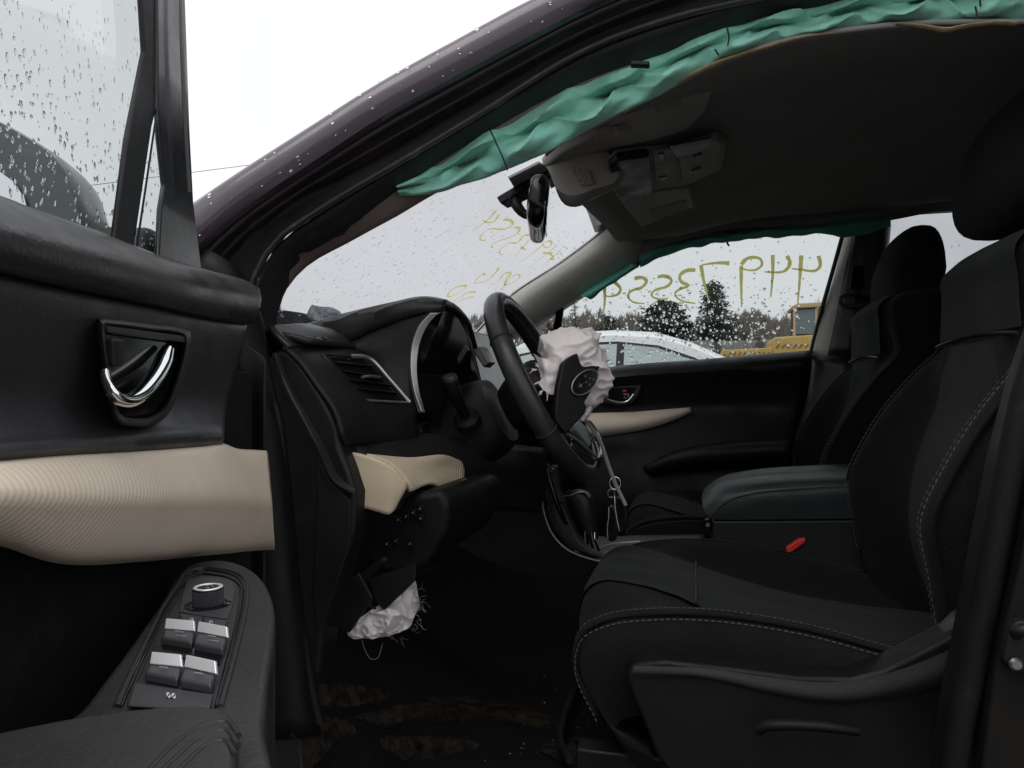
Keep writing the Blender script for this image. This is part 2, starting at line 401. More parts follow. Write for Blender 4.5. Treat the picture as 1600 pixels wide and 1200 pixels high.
# ---- outer pillar and roof rail on the driver's side: curves of the photograph, each at its own depth
def yp(px, base):                       # the body leans in towards the roof
    t = max(0, min(1, (px - 300) / 900)); return base + .15 * (t ** .8)
def C(pts, base):                       # ... and run on to the rear beyond the picture
    r = [P(x, y, yp(x, base)) for x, y in pts]
    if pts[-1][0] >= 1700:
        e = r[-1]; r += [Vector((.95, e.y + .01, e.z + .03)), Vector((1.5, e.y + .01, e.z + .02)), Vector((2.0, e.y + .02, e.z - .03))]
    return r
O_ = [(285, 328), (300, 318), (392, 258), (484, 200), (600, 127), (720, 60), (832, 0), (960, -52), (1150, -105), (1400, -160), (1750, -205)]
L_ = [(290, 398), (314, 378), (369, 332), (501, 243), (600, 178), (686, 131), (862, 37), (937, 0), (1100, -60), (1350, -118), (1750, -165)]
S0_ = [(330, 470), (345, 420), (385, 372), (470, 310), (560, 262), (640, 217), (750, 152), (905, 66), (1050, 8), (1250, -50), (1750, -110)]
S1_ = [(386, 560), (393, 470), (408, 425), (435, 380), (472, 352), (544, 306), (640, 250), (750, 184), (911, 86), (1050, 34), (1200, 0), (1400, -38), (1750, -75)]
S2_ = [(412, 560), (414, 490), (421, 467), (438, 424), (461, 398), (530, 361), (616, 297), (765, 202), (900, 129), (1050, 75), (1200, 24), (1400, -12), (1750, -50)]
T_ = [(418, 492), (426, 470), (440, 443), (472, 410), (540, 372), (610, 334), (670, 298), (760, 250), (860, 200), (1000, 130)]
inb = lambda pts, dy: [p + Vector((0, dy, 0)) for p in pts]
outer_top = C(O_, -.80); outer_low = C(L_, -.825)
mid_rail = [(a + b) / 2 + Vector((0, -.018, .006)) for a, b in zip(crom(outer_top, 40), crom(outer_low, 40))]
over = [p + Vector((0, .06, .012)) for p in outer_top]
wp = grid('windshield_pillar', [over, outer_top, mid_rail, outer_low, [p + Vector((0, .012, -.002)) for p in outer_low]], M_PAINT, car, N=80, M=14)
lab(wp, 'plum painted windshield pillar and roof rail beaded with rain')
# rain on the pillar
rnd = random.Random(4); sp = []
ga, gb = crom(mid_rail, 200), crom(outer_low, 200); gt = crom(outer_top, 200)
for k in range(150):
    i = rnd.randrange(2, 116); u = rnd.random() ** .7
    p = gt[i].lerp(ga[i], u * 2) if u < .5 else ga[i].lerp(gb[i], (u - .5) * 2)
    p = p + Vector((0, -.0035 if u > .3 else 0, .001)); sp.append((p, Vector((.1, -.85, .5)).normalized(), Vector((-.5, -.1, -.8)), rnd.choice((.0010, .0013, .0017, .0025))))
drops('raindrops', sp, M_WATER, wp, 4)
# painted door shut behind it, rubber weatherstrip, inner edge
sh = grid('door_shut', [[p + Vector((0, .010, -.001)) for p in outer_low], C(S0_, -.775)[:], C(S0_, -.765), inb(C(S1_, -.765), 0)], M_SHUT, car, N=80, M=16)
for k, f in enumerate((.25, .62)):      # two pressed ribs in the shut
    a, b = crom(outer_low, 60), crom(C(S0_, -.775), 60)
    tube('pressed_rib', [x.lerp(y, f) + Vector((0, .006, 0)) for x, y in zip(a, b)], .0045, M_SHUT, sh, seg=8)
sl = C(S1_, -.765); s2 = C(S2_, -.745)
ws = grid('weatherstrip', [sl, [a.lerp(b, .35) + Vector((0, -.014, 0)) for a, b in zip(crom(sl, 50), crom(s2, 50))], [a.lerp(b, .75) + Vector((0, -.008, 0)) for a, b in zip(crom(sl, 50), crom(s2, 50))], s2, inb(s2, .03)], M_RUBBER, car, N=90, M=16)
tube('seal_lip', inb(sl, -.012), .0035, mat('seal_highlight_rubber', (.035, .034, .036), .4, var=(60, (.07, .068, .07), .5, .7)), ws, N=80, seg=8)  # paler rubber paints the highlight along the seal ridge
# the seal runs on down the hinge pillar
lo = [(386, 560), (398, 590), (424, 640), (432, 690), (436, 760), (438, 850), (448, 930), (468, 1010), (480, 1080), (490, 1130)]
lo2 = [(412, 560), (420, 600), (436, 640), (446, 690), (450, 760), (452, 850), (462, 930), (482, 1010), (496, 1080), (510, 1130)]
a, b = PL(lo, -.775), PL(lo2, -.75)
tube('weatherstrip', [x.lerp(y, .4) for x, y in zip(a, b)], .008, M_DEEP, car, N=40, seg=10)
hp = grid('hinge_pillar', [PL([(300, 380), (300, 560), (300, 760), (320, 960), (360, 1150)], -.80), PL([(345, 400), (350, 560), (352, 700), (370, 900), (400, 1150)], -.80),
                           PL([(372, 430), (380, 560), (405, 640), (425, 760), (440, 900), (470, 1150)], -.785), PL([(400, 500), (412, 560), (430, 640), (444, 760), (456, 900), (490, 1150)], -.76)], M_DEEP, car, N=24, M=14, solid=.01, off=1)
tube('pressed_rib', PL([(372, 560), (380, 600), (398, 660), (402, 705)], -.792), .003, M_SHUT, hp, N=14, seg=8)
disc_stack('hinge_bolt', P(364, 648, -.868), (.3, -1, .1), [(.013, 0), (.013, .006), (.009, .009), (.009, .013), (.004, .014)], M_BLACK, hp, seg=24)
box('bolt_clip', P(359, 667, -.875), (.009, .004, .003), M_ALU, hp, .0008)
# inner trim of the pillar, seen past the weatherstrip
ti = [p + Vector((0, .02, 0)) for p in C(T_, -.73)]
pt = grid('pillar_trim', [inb(crom(C([(414, 490), (421, 467), (438, 424), (461, 398), (530, 361), (616, 297), (765, 202), (900, 129), (1000, 92)], -.745), 30), .005), [(x + y) / 2 + Vector((0, -.008, 0)) for x, y in zip(crom(C([(414, 490), (421, 467), (438, 424), (461, 398), (530, 361), (616, 297), (765, 202), (900, 129), (1000, 92)], -.735), 30), crom(ti, 30))], ti, [p + Vector((-.05, .03, .02)) for p in ti]],
          mat('taupe_pillar_trim', (.17, .135, .12), .7, bump=(400, .3, .0006), var=(8, (.14, .11, .10), .4, .7), spec=.3), car, N=30, M=10)

# ---- windshield
def wsrail(t):
    bot = [(-.88, -.76, 1.10), (-.99, -.4, 1.085), (-1.03, 0, 1.08), (-.99, .4, 1.085), (-.88, .76, 1.10)]
    tp = [(-.206, -.60, 1.524), (-.275, -.32, 1.555), (-.295, 0, 1.562), (-.275, .32, 1.555), (-.206, .60, 1.524)]
    bul = math.sin(math.pi * t) * .012
    return [Vector(a).lerp(Vector(b), t) + Vector((-.53, 0, .85)) * bul for a, b in zip(bot, tp)]
wsh = grid('windshield', [wsrail(t) for t in (0, .2, .4, .6, .8, 1)], M_GLASSW, car, N=25, M=20, solid=.004, off=0)
lab(wsh, 'rain spotted windshield with yellow numbers written on it')
WN = Vector((-.53, 0, .85)).normalized()
def ws_hit(px, py, lift=.0045):          # point on the curved glass along a sight line
    t = None; d = ray(px, py); lo_, hi_ = .6, 3.2
    def side(s):
        p = CAM + d * s; yy = p.y
        f = [crom(wsrail(u), 41) for u in ()]
        best = None
        # glass height at this (x, y): interpolate the ruled surface
        k = max(-1, min(1, yy / .68)); xb = -1.03 + .15 * k * k; zb = 1.08 + .02 * k * k; xt = -.295 + .089 * k * k; zt = 1.562 - .038 * k * k
        u = (p.x - xb) / (xt - xb); return p.z - (zb + (zt - zb) * u + math.sin(math.pi * max(0, min(1, u))) * .014)
    for _ in range(60):
        mid = (lo_ + hi_) / 2
        if side(mid) > 0: hi_ = mid
        else: lo_ = mid
    return CAM + d * hi_ + WN * lift
rnd = random.Random(11); sp = []
while len(sp) < 900:
    px, py = rnd.uniform(425, 975), rnd.uniform(250, 545)
    if py < 300 - (px - 620) * .25 and px < 800: continue
    p = ws_hit(px, py, .001)
    if abs(p.y) > .72 or p.z > 1.53: continue
    sp.append((p, WN, Vector((.85, .1, .53)), rnd.choice((.0009, .0011, .0013, .0015, .0018))))
drops('raindrops', sp, M_WATER, wsh, 5, 3.4, .45)
# paint-marker writing on the outside of the glass
def strokes(name, lines, hit, r, parent, N=24, nrm=None):
    for group in lines:
      pcs = []
      for ln in group:
        pts = crom([hit(x, y) for x, y in ln], max(10, N if len(ln) > 2 else 10)); vs_, fs_ = [], []
        for i, p in enumerate(pts):       # a flat film of paint on the pane, ragged at its edges
            t = (pts[min(i + 1, len(pts) - 1)] - pts[max(i - 1, 0)]).normalized(); c = t.cross(nrm).normalized()
            rr = r * (1.3 - .85 * i / (len(pts) - 1)) * (1 + .25 * noise.noise(p * 160)); vs_ += [p - c * rr, p + c * rr * (1 + .2 * noise.noise(p * 230))]
        for i in range(len(pts) - 1): fs_.append((2 * i, 2 * i + 1, 2 * i + 3, 2 * i + 2))
        pcs.append((vs_, fs_))
      multi(name, pcs, M_CHALK, parent)
def zo(x0, y0, s, pts): return [(x0 + x / s, y0 + y / s) for x, y in pts]
S1 = lambda *p: zo(680, 300, 5.333, p)
wl = [S1((540, 200), (500, 255), (450, 268), (405, 250)), S1((520, 165), (440, 250), (320, 335)),
      S1((578, 240), (640, 250), (650, 290), (590, 320), (450, 325), (385, 380), (385, 410), (425, 418)),
      S1((672, 305), (710, 315), (690, 360), (600, 400), (510, 430), (475, 465), (490, 475)),
      S1((800, 370), (740, 375), (700, 430), (620, 440), (560, 480), (540, 520), (570, 535)),
      S1((900, 430), (850, 405), (800, 405), (740, 470), (672, 545)), S1((720, 470), (765, 495)),
      S1((900, 450), (940, 420), (975, 430), (960, 470), (920, 470), (905, 445)), S1((900, 455), (820, 520), (710, 600)),
      S1((905, 515), (960, 520), (1000, 510)), S1((1020, 455), (920, 540), (815, 618)), S1((965, 560), (1000, 578)), S1((1055, 490), (980, 560), (890, 635)), S1((960, 520), (995, 555)),
      S1((535, 640), (520, 670), (440, 745), (350, 772), (330, 768)), S1((425, 700), (400, 695), (355, 735), (335, 765)),
      S1((640, 680), (580, 690), (545, 740), (480, 790)), S1((640, 685), (600, 740), (590, 790), (640, 770), (705, 730), (710, 705), (670, 700), (620, 740), (560, 830)),
      S1((265, 800), (250, 790), (160, 815), (110, 870), (130, 885), (210, 850), (265, 805)), S1((345, 845), (270, 850), (200, 900), (110, 930)), S1((330, 880), (260, 900), (160, 945))]
for i0, i1 in ((0, 2), (2, 3), (3, 4), (4, 5), (5, 7), (7, 9), (9, 11), (11, 14), (14, 16), (16, 17), (17, 18), (18, 19), (19, 21)): strokes('marker_digit', [wl[i0:i1]], ws_hit, .0036, wsh, nrm=WN)

# ---- hood, cowl, crumpled metal seen over the dash
hd = grid('hood', [[(-1.0, y, 1.06), (-1.4, y, 1.085 - .04 * abs(y)), (-1.8, y, 1.04 - .05 * abs(y)), (-2.15, y, .93 - .08 * abs(y))] for y in (-.80, -.4, 0, .4, .80)], M_PAINT, car, N=20, M=20, solid=.006)
grid('cowl', [[(-1.02 - .02 * k, y, 1.078 - .004 * k) for y in (-.76, -.3, .3, .76)] for k in range(-3, 3)], M_BLACK, car, N=12, M=8, solid=.006)
prism('cowl_edge', [PX(x, y, -.93) for x, y in ((395, 481), (430, 483), (470, 488), (520, 498), (570, 510), (570, 540), (395, 540))], (-.02, 0, 0), M_BLACK, car, .003)
tube('wiper', [PX(404, 483, -.95), PX(450, 488, -.95), PX(520, 500, -.95)], .004, M_RUBBER, car, N=12)
fl = [[P(478, 500, .0), P(482, 484, .0), P(487, 477, .02)], [P(500, 504, .0), P(502, 488, .02), P(500, 480, .03)], [P(520, 506, .0), P(518, 486, .0), P(517, 481, .03)], [P(545, 506, .05), P(535, 494, .03), P(530, 487, .05)]]
lab(grid('crumpled_metal', fl, mat('torn_grey_metal', (.16, .18, .19), .5, .5, bump=(60, .8, .01), var=(50, (.08, .09, .10), .45, .6)), car, N=6, M=8, solid=.004, angle=15), 'torn grey sheet metal standing up behind the windshield')
box('sticker', P(452, 516, -.60), (.055, .012, .001), mat('sticker_white', (.6, .62, .62), .5), car, .0003)

# ---- roof, floor, firewall, far side and rear of the shell
rf = grid('roof', [[(-.30, y, 1.575 - .05 * (y / .62) ** 2), (.1, y, 1.645 - .07 * (y / .62) ** 2), (.9, y, 1.67 - .08 * (y / .62) ** 2), (2.1, y, 1.62 - .08 * (y / .62) ** 2)] for y in (-.60, -.45, 0, .45, .66)], M_PAINT, car, N=24, M=20, solid=.004)
def floor_z(x, y):
    z = .475
    if x < -.35: z += (abs(x) - .35) * .5
    t = max(0, 1 - abs(y) / .22); z += .20 * min(1, t * 2)
    return z + .006 * noise.noise(Vector((x * 9, y * 9, 0)))
fx = [-1.0, -.8, -.6, -.4, -.2, -.1, 0, .1, .2, .4, .8, 1.3, 1.9]; fy = [-.79, -.74, -.66, -.55, -.45, -.3, -.22, -.12, 0, .12, .22, .3, .5, .66, .79]
cp = grid('carpet', [[(x, y, floor_z(x, y)) for x in fx] for y in fy], M_CARPET, car, N=60, M=50)
lab(cp, 'black footwell carpet with patches of brown mud')
def mud(pts, n=34, seed=0):
    o3 = crom([PZ(x, y, floor_z(PZ(x, y, .485).x, PZ(x, y, .485).y) + .007) for x, y in pts], n, True); c3 = sum(o3, Vector()) / n
    rings = [[p.lerp(c3, f) + (p - c3) * (.30 * noise.noise(p * 30 + Vector((seed, 0, 0)))) * (1 - f) + Vector((0, 0, .004 * f)) for p in o3] for f in (0, .3, .6, .9)]
    loft('mud_patch', rings, M_MUD, cp, cap=True)
mud([(600, 1110), (640, 1098), (700, 1088), (760, 1092), (850, 1112), (850, 1135), (760, 1130), (690, 1126), (640, 1124)], seed=1)
mud([(480, 1130), (500, 1120), (540, 1128), (552, 1145), (520, 1165), (500, 1190), (470, 1185), (462, 1150)], seed=2)
mud([(560, 1120), (600, 1110), (640, 1120), (600, 1135)], seed=3); mud([(850, 1160), (900, 1150), (960, 1165), (950, 1195), (880, 1198)], seed=4); mud([(480, 1080), (560, 1070), (620, 1085), (560, 1104), (500, 1100)], seed=5); mud([(590, 1160), (680, 1150), (760, 1165), (700, 1185), (620, 1184)], seed=6)
rnd = random.Random(5); cv, cf = [], []
for k in range(240):                     # crumbs, grit and lint trodden into the carpet
    px, py = rnd.uniform(490, 960), rnd.uniform(1040, 1195)
    if PZ(px, py, .48).x < -.33: continue
    z = floor_z(PZ(px, py, .48).x, PZ(px, py, .48).y) + .0045; c = PZ(px, py, z); s = rnd.choice((.0006, .0008, .0010, .0016, .0024))
    i0 = len(cv); cv += [c + Vector((rnd.uniform(-s, s), rnd.uniform(-s, s), rnd.uniform(0, s))) for _ in range(3)] + [c + Vector((0, 0, s * 1.4))]; cf += [(i0, i0 + 1, i0 + 2), (i0, i0 + 1, i0 + 3), (i0 + 1, i0 + 2, i0 + 3), (i0 + 2, i0, i0 + 3)]
raw('grit', cv, cf, mat('pale_grit', (.16, .14, .11), .9, var=(90, (.30, .29, .27), .5, .6)), cp, fix=False)['kind'] = 'stuff'
grid('firewall', [[(-1.0, y, .45), (-1.02, y, .8), (-1.03, y, 1.07)] for y in (-.79, 0, .79)], M_CARPET, car, N=8, M=6, solid=.01)
# driver sill and its plate
prism('door_sill', [(-.72, -.80, .50), (1.7, -.80, .50), (1.7, -.80, .30), (-.72, -.80, .30)], (0, -.09, 0), M_PAINT, car, .02)
prism('sill_plate', [(-.60, -.755, .515), (.9, -.755, .515), (.9, -.755, .503), (-.60, -.755, .503)], (0, -.06, 0), M_GREYBLK, car, .003)
prism('kick_plate', PL([(405, 1112), (430, 1108), (468, 1155), (474, 1215), (400, 1215)], -.79), (0, .03, 0), M_GREYBLK, car, .004)

# far side windows: one leaning plane
PW0, PWN = Vector((0, .77, 1.12)), Vector((0, .9756, .2195))
def pw(px, py, lift=0): return PP(px, py, PW0, PWN) + PWN * lift

# ---- passenger windshield pillar trim
fa = PL([(728, 540, .715), (768, 497, .70), (800, 463, .69), (880, 410, .66), (940, 365, .62), (968, 342, .60), (978, 330, .59)])
fb = PL([(800, 530, .755), (836, 509, .75), (910, 461, .72), (960, 430, .70), (996, 409, .68), (1006, 380, .66), (1010, 350, .64)])
fm1 = [a.lerp(b, .3) + Vector((0, -.045, .0)) for a, b in zip(crom(fa, 20), crom(fb, 20))]
fm2 = [a.lerp(b, .7) + Vector((0, -.04, -.004)) for a, b in zip(crom(fa, 20), crom(fb, 20))]
pp = grid('pillar_trim', [[p + Vector((-.02, .04, .01)) for p in fa], fa, fm1, fm2, fb, [p + Vector((0, .05, 0)) for p in fb]], M_PILLAR, car, N=30, M=18)
lab(pp, 'pale grey windshield pillar trim on the passenger side')
tube('seal_edge', [p + Vector((-.004, .006, .002)) for p in fa], .0035, M_RUBBER, pp, N=24, seg=6)
prism('window_divider', [pw(*q) for q in ((868, 486), (881, 480), (876, 515), (862, 520), (858, 560), (866, 560))][:6], (0, .012, .003), M_BLACK, car, .002)

# ---- passenger door
pd = part('passenger_door', car, 'closed front passenger door with dark trim and a beige strip')
gl = [pw(x, y) for x, y in ((800, 605), (940, 578), (1100, 564), (1285, 548), (1340, 350), (1150, 340), (1000, 380), (870, 470), (800, 520))]
o = prism('window_glass', gl, PWN * .004, M_GLASSD, pd, 0); lab(o, 'rain covered passenger window with yellow numbers')
PGL = o
rnd = random.Random(21); sp = []
def dens(px, py):
    a = math.exp(-(((px - 1070) / 130) ** 2 + ((py - 510) / 60) ** 2)); b = math.exp(-(((px - 980) / 90) ** 2 + ((py - 560) / 30) ** 2))
    return .14 + .9 * max(a, b) * (1 if py > 440 else .4)
while len(sp) < 1100:
    px, py = rnd.uniform(850, 1315), rnd.uniform(362, 590)
    if rnd.random() > dens(px, py): continue
    sp.append((pw(px, py, .0045), PWN, Vector((.25, 0, -1)), rnd.choice((.0014, .0019, .0024, .0032, .0046)) * (1 if py > 450 else .75)))
drops('raindrops', sp, M_WATER, o, 6, 1.5, .6)
S5 = lambda *p: zo(830, 380, 3.137, p)
wl = [S5((1325, 60), (1318, 170), (1308, 295)), S5((1410, 62), (1418, 110), (1395, 135), (1320, 130), (1278, 125)),
      S5((1185, 58), (1185, 150), (1175, 265)), S5((1255, 62), (1270, 100), (1240, 138), (1145, 142)),
      S5((1030, 110), (1030, 200), (1032, 315)), S5((1030, 105), (1060, 75), (1120, 75), (1132, 105), (1100, 132), (1050, 130), (1030, 120)),
      S5((972, 98), (900, 98), (835, 108)), S5((832, 108), (845, 180), (868, 275)),
      S5((805, 132), (760, 135), (728, 160), (735, 190), (775, 210), (730, 225), (703, 250), (730, 280), (805, 297)),
      S5((620, 165), (660, 162), (688, 182), (670, 210), (600, 235), (590, 260), (630, 275), (672, 272)),
      S5((505, 175), (540, 168), (565, 185), (545, 215), (490, 235), (472, 260), (500, 290), (555, 297)),
      S5((358, 220), (360, 270), (355, 335)), S5((410, 192), (437, 225), (425, 250), (385, 262), (360, 258))]
for i0, i1 in ((0, 2), (2, 4), (4, 6), (6, 8), (8, 9), (9, 10), (10, 11), (11, 13)): strokes('marker_digit', [wl[i0:i1]], lambda x, y: pw(x, y, .0055), .0046, o, nrm=PWN)
# door trim: rails from front to back
def pr(pts): return PL(pts)
rails = [pr([(790, 612, .77), (940, 579, .765), (1100, 565, .765), (1268, 551, .765)]),
         pr([(790, 622, .72), (940, 582, .72), (1100, 568, .72), (1268, 554, .72)]),
         pr([(790, 640, .69), (940, 592, .69), (1100, 580, .69), (1268, 566, .70)]),
         pr([(790, 655, .705), (940, 604, .705), (1100, 600, .71), (1265, 590, .72)]),
         pr([(790, 668, .73), (940, 628, .73), (1080, 632, .735), (1258, 630, .74)]),
         pr([(790, 690, .735), (940, 645, .735), (1080, 641, .735), (1252, 650, .735)]),
         pr([(790, 730, .70), (940, 690, .70), (1050, 685, .705), (1245, 672, .72)]),
         pr([(790, 790, .70), (950, 710, .70), (1060, 720, .69), (1240, 700, .68)]),
         pr([(790, 850, .68), (950, 780, .68), (1060, 775, .66), (1235, 760, .66)]),
         pr([(790, 900, .70), (950, 870, .70), (1060, 870, .70), (1235, 860, .70)])]
grid('door_trim', rails, M_BLACK, pd, N=30, M=40, solid=.008, off=1)
bz = [pr([(860, 650, .715), (915, 648, .715), (1000, 645, .715), (1050, 641, .718), (1079, 639, .722)]),
      pr([(862, 668, .685), (915, 662, .685), (1000, 656, .688), (1050, 649, .70), (1079, 640, .716)]),
      pr([(866, 680, .68), (918, 674, .68), (1000, 664, .685), (1045, 653, .70), (1079, 641, .716)]),
      pr([(870, 690, .70), (925, 683, .70), (1000, 671, .70), (1045, 658, .708), (1079, 642, .72)])]
lab(grid('trim_strip', bz, M_BEIGE, pd, N=24, M=12, solid=.006, off=1), 'tapered beige ribbed strip on the passenger door')
ar = [pr([(1008, 730, .66), (1060, 706, .64), (1130, 694, .63), (1235, 688, .63)]), pr([(1006, 733, .63), (1060, 712, .60), (1130, 700, .585), (1235, 694, .58)]),
      pr([(1010, 738, .63), (1060, 722, .60), (1130, 712, .58), (1235, 706, .575)]), pr([(1020, 742, .66), (1060, 736, .64), (1130, 730, .63), (1235, 724, .63)])]
ao = grid('armrest', ar, M_BLACK, pd, N=24, M=12, solid=.006, off=1)
multi('stitching', dashes(pr([(1010, 731, .632), (1060, 708.5, .603), (1130, 697, .588), (1230, 691, .584)]), .004, .003, .0006), M_THREADD, ao)
# inner handle of the passenger door
hr = [pr([(935, 603, .70)])[0], P(1003, 601, .70), P(998, 615, .70), P(988, 630, .70), P(968, 634, .70), P(940, 628, .70)]
prism('handle_bezel', hr, (0, .02, 0), M_DOORBLK, pd, .003)
prism('handle_recess', [P(943, 606, .698), P(994, 605, .698), P(988, 618, .698), P(980, 627, .698), P(965, 629, .698), P(948, 624, .698)], (0, .01, 0), M_GLOSS, pd, .001)
tube('pull_handle', PL([(942, 616, .69), (952, 624, .688), (966, 628, .686), (980, 627, .688), (990, 616, .69)]), .0028, M_CHROME, pd, N=16, seg=8)
box('lock_button', P(976, 611, .69), (.012, .01, .008), M_RED, pd, .002)
box('lock_lever', P(979, 619, .69), (.017, .01, .016), M_CHROME, pd, .002)
prism('outer_panel', [(-.52, .90, 1.10), (.42, .90, 1.10), (.42, .93, .8), (.42, .90, .45), (-.52, .90, .45)], (0, .02, 0), M_PAINT, pd, .006)
box('frame_sash', (.0, 0, 0), (.001, .001, .001), M_BLACK, pd, 0) if False else None
# window surround of the far side
us = [pw(x, y, -.004) for x, y in ((996, 416), (1050, 394), (1100, 381), (1150, 372), (1230, 367), (1322, 361))]
us2 = [pw(x, y, -.004) for x, y in ((996, 396), (1050, 374), (1100, 360), (1150, 350), (1230, 344), (1330, 338))]
grid('window_header', [us, us2], M_RUBBER, pd, N=14, solid=.03, off=0)
tube('window_seal', [pw(x, y, -.006) for x, y in ((1318, 360), (1300, 425), (1281, 492), (1266, 552))], .006, mat('blue_black_seal', (.014, .016, .03), .35), pd, N=14, seg=8)
tube('belt_seal', [pw(x, y, -.004) for x, y in ((880, 586), (960, 577), (1100, 565), (1266, 551))], .004, M_RUBBER, pd, N=14, seg=8)

# ---- passenger centre pillar, belt
bp_ = part('centre_pillar', car, 'passenger side centre pillar with grey upper trim')
cu = [PL([(1322, 358, .72), (1303, 430, .725), (1282, 500, .735), (1268, 556, .745)]), PL([(1330, 358, .70), (1313, 430, .70), (1296, 500, .71), (1284, 556, .72)]), PL([(1338, 356, .69), (1322, 430, .69), (1308, 500, .70), (1296, 556, .71)])]
lab(grid('upper_trim', cu, M_PILLAR, bp_, N=16, M=8, solid=.006, off=1), 'grey strip of the centre pillar trim')
cu2 = [PL([(1336, 356, .692), (1320, 430, .692), (1306, 500, .70), (1294, 556, .71)]), PL([(1352, 356, .675), (1340, 430, .675), (1332, 500, .68), (1322, 556, .69)]), PL([(1385, 352, .69), (1378, 430, .69), (1372, 500, .70), (1364, 556, .71)]), PL([(1388, 352, .76), (1381, 430, .76), (1375, 500, .77), (1368, 556, .78)])]
grid('upper_cover', cu2, M_DOORBLK, bp_, N=16, M=12, solid=.006, off=1)
lt = [PL([(1268, 556, .74), (1262, 610, .745), (1250, 680, .75), (1240, 790, .75)]), PL([(1296, 556, .70), (1294, 610, .70), (1285, 680, .70), (1270, 790, .70)]), PL([(1330, 556, .69), (1328, 610, .68), (1320, 680, .68), (1310, 790, .68)]), PL([(1372, 556, .74), (1372, 610, .74), (1370, 680, .74), (1365, 790, .74)])]
grid('lower_trim', lt, M_DOORBLK, bp_, N=16, M=12, solid=.006, off=1)
belt = part('seat_belt', car, 'black passenger seat belt on its pillar anchor')
wb = [PL([(1336, 462, .655), (1332, 560, .66), (1328, 640, .65), (1322, 720, .62)]), PL([(1362, 462, .655), (1360, 560, .66), (1356, 640, .65), (1350, 720, .62)])]
grid('webbing', wb, M_BELT, belt, N=14, solid=.0015)
lp = [P(x, y, .65) for x, y in ((1314, 464), (1318, 461), (1350, 459), (1362, 461), (1364, 470), (1356, 476), (1322, 478), (1313, 474))]
tube('guide_loop', lp, .006, mat('belt_guide_plastic', (.05, .05, .05), .4), belt, N=30, closed=True, seg=8)
disc_stack('guide_bolt', P(1339, 457, .66), (0, -1, 0), [(.014, 0), (.014, .012), (.008, .016)], M_BLACK, belt, seg=20)
prism('height_adjuster', PL([(1332, 415), (1352, 415), (1350, 452), (1328, 452)], .668), (0, .02, 0), M_GLOSS, belt, .003)

# ---- rear of the cabin: side walls with tinted windows, tailgate wall
rr_ = part('rear_body', car)
for s in (1, -1):
    y0, y1 = .77 * s, .68 * s
    def q(x, z): 
        t = (z - 1.12) / .4; return Vector((x, y0 + (y1 - y0) * max(0, t), z))
    x0 = .50 if s > 0 else .42
    prism('rear_door_panel', [q(x0, 1.16), q(1.5, 1.19), q(2.0, 1.20), q(2.0, .42), q(.62, .42), q(.44 if s < 0 else x0, .8)], (0, .12 * s, 0), [M_BLACK], rr_, .01)
    prism('rear_window_frame', [q(x0, 1.528), q(1.2, 1.535), q(2.0, 1.48), q(2.0, 1.575), q(x0, 1.575)], (0, .03 * s, 0), M_DOORBLK, rr_, .003)
    o = prism('rear_window_glass', [q(x0, 1.10), q(2.0, 1.12), q(2.0, 1.54), q(x0, 1.58)], (0, .004 * s, 0), thin_glass('rear_glass', (.70, .71, .72), dirt=.05) if 'rear_glass' not in MATS else MATS['rear_glass'], rr_, 0)
    if s > 0:
        rnd = random.Random(31); sp = []
        for k in range(60):
            x, z = rnd.uniform(.5, .95), rnd.uniform(1.18, 1.5); sp.append((q(x, z) + Vector((0, .0045, .001)), PWN, Vector((.2, 0, -1)), rnd.choice((.0015, .002, .003))))
        drops('raindrops', sp, M_WATER, o, 8)
    box('rear_pillar', (1.30, .74 * s, 1.33), (.11, .05, .5), M_DOORBLK, rr_, .01)
prism('tailgate', [(2.0, -.80, .40), (2.0, .80, .40), (2.0, .78, 1.15), (1.97, .68, 1.62), (1.97, -.68, 1.62), (2.0, -.78, 1.15)], (.06, 0, 0), M_BLACK, rr_, .01)
box('rear_seat_cushion', (1.05, 0, .66), (.5, 1.2, .2), M_FABRIC, rr_, .05, seg=4)
box('rear_seat_back', (1.40, 0, .98), (.16, 1.2, .62), M_FABRIC, rr_, .05, Matrix.Rotation(R(18), 3, 'Y'), seg=4)

prism('upper_pillar', [Vector((.36, -.785, 1.08)), Vector((.50, -.785, 1.08)), Vector((.60, -.69, 1.56)), Vector((.50, -.69, 1.56))], (0, .05, 0), M_DOORBLK, rr_, .008)
# ---- driver's centre pillar edge with weatherstrip and striker
dp = part('driver_centre_pillar', car, 'driver side centre pillar with black weatherstrip')
oc = PL([(1640, 480), (1600, 596), (1568, 720), (1540, 860), (1515, 990), (1490, 1120), (1470, 1260), (1700, 1300), (1760, 900), (1760, 480)], -.775)
prism('pillar_panel', oc, (0, .05, 0), M_DEEP, dp, .006)
tube('weatherstrip', PL([(1650, 470, -.80), (1608, 596, -.80), (1580, 720, -.80), (1553, 860, -.80), (1528, 990, -.80), (1502, 1120, -.80), (1480, 1260, -.80)]), .0125, mat('shaded_pillar_rubber', (.004, .004, .0045), .6, bump=(200, .3, .001), var=(30, (.012, .012, .013), .58, .78), spec=.22), dp, N=40, seg=12)  # seal rubber darkened to carry the pillar's shade
prism('pillar_skin', PL([(1660, 560), (1618, 760), (1590, 900), (1556, 1040), (1530, 1240), (1700, 1260), (1760, 560)], -.815), (0, .02, 0), mat('shaded_shut_brown', (.006, .0055, .005), .7, var=(20, (.011, .009, .007), .5, .7), spec=.2), dp, .004)  # skin colour darkened for the shade on this pillar
prism('striker_plate', PL([(1582, 978), (1592, 970), (1640, 972), (1640, 1052), (1582, 1050), (1574, 1040), (1568, 1032), (1574, 1000)], -.83), (0, .014, 0), M_BLACK, dp, .003)
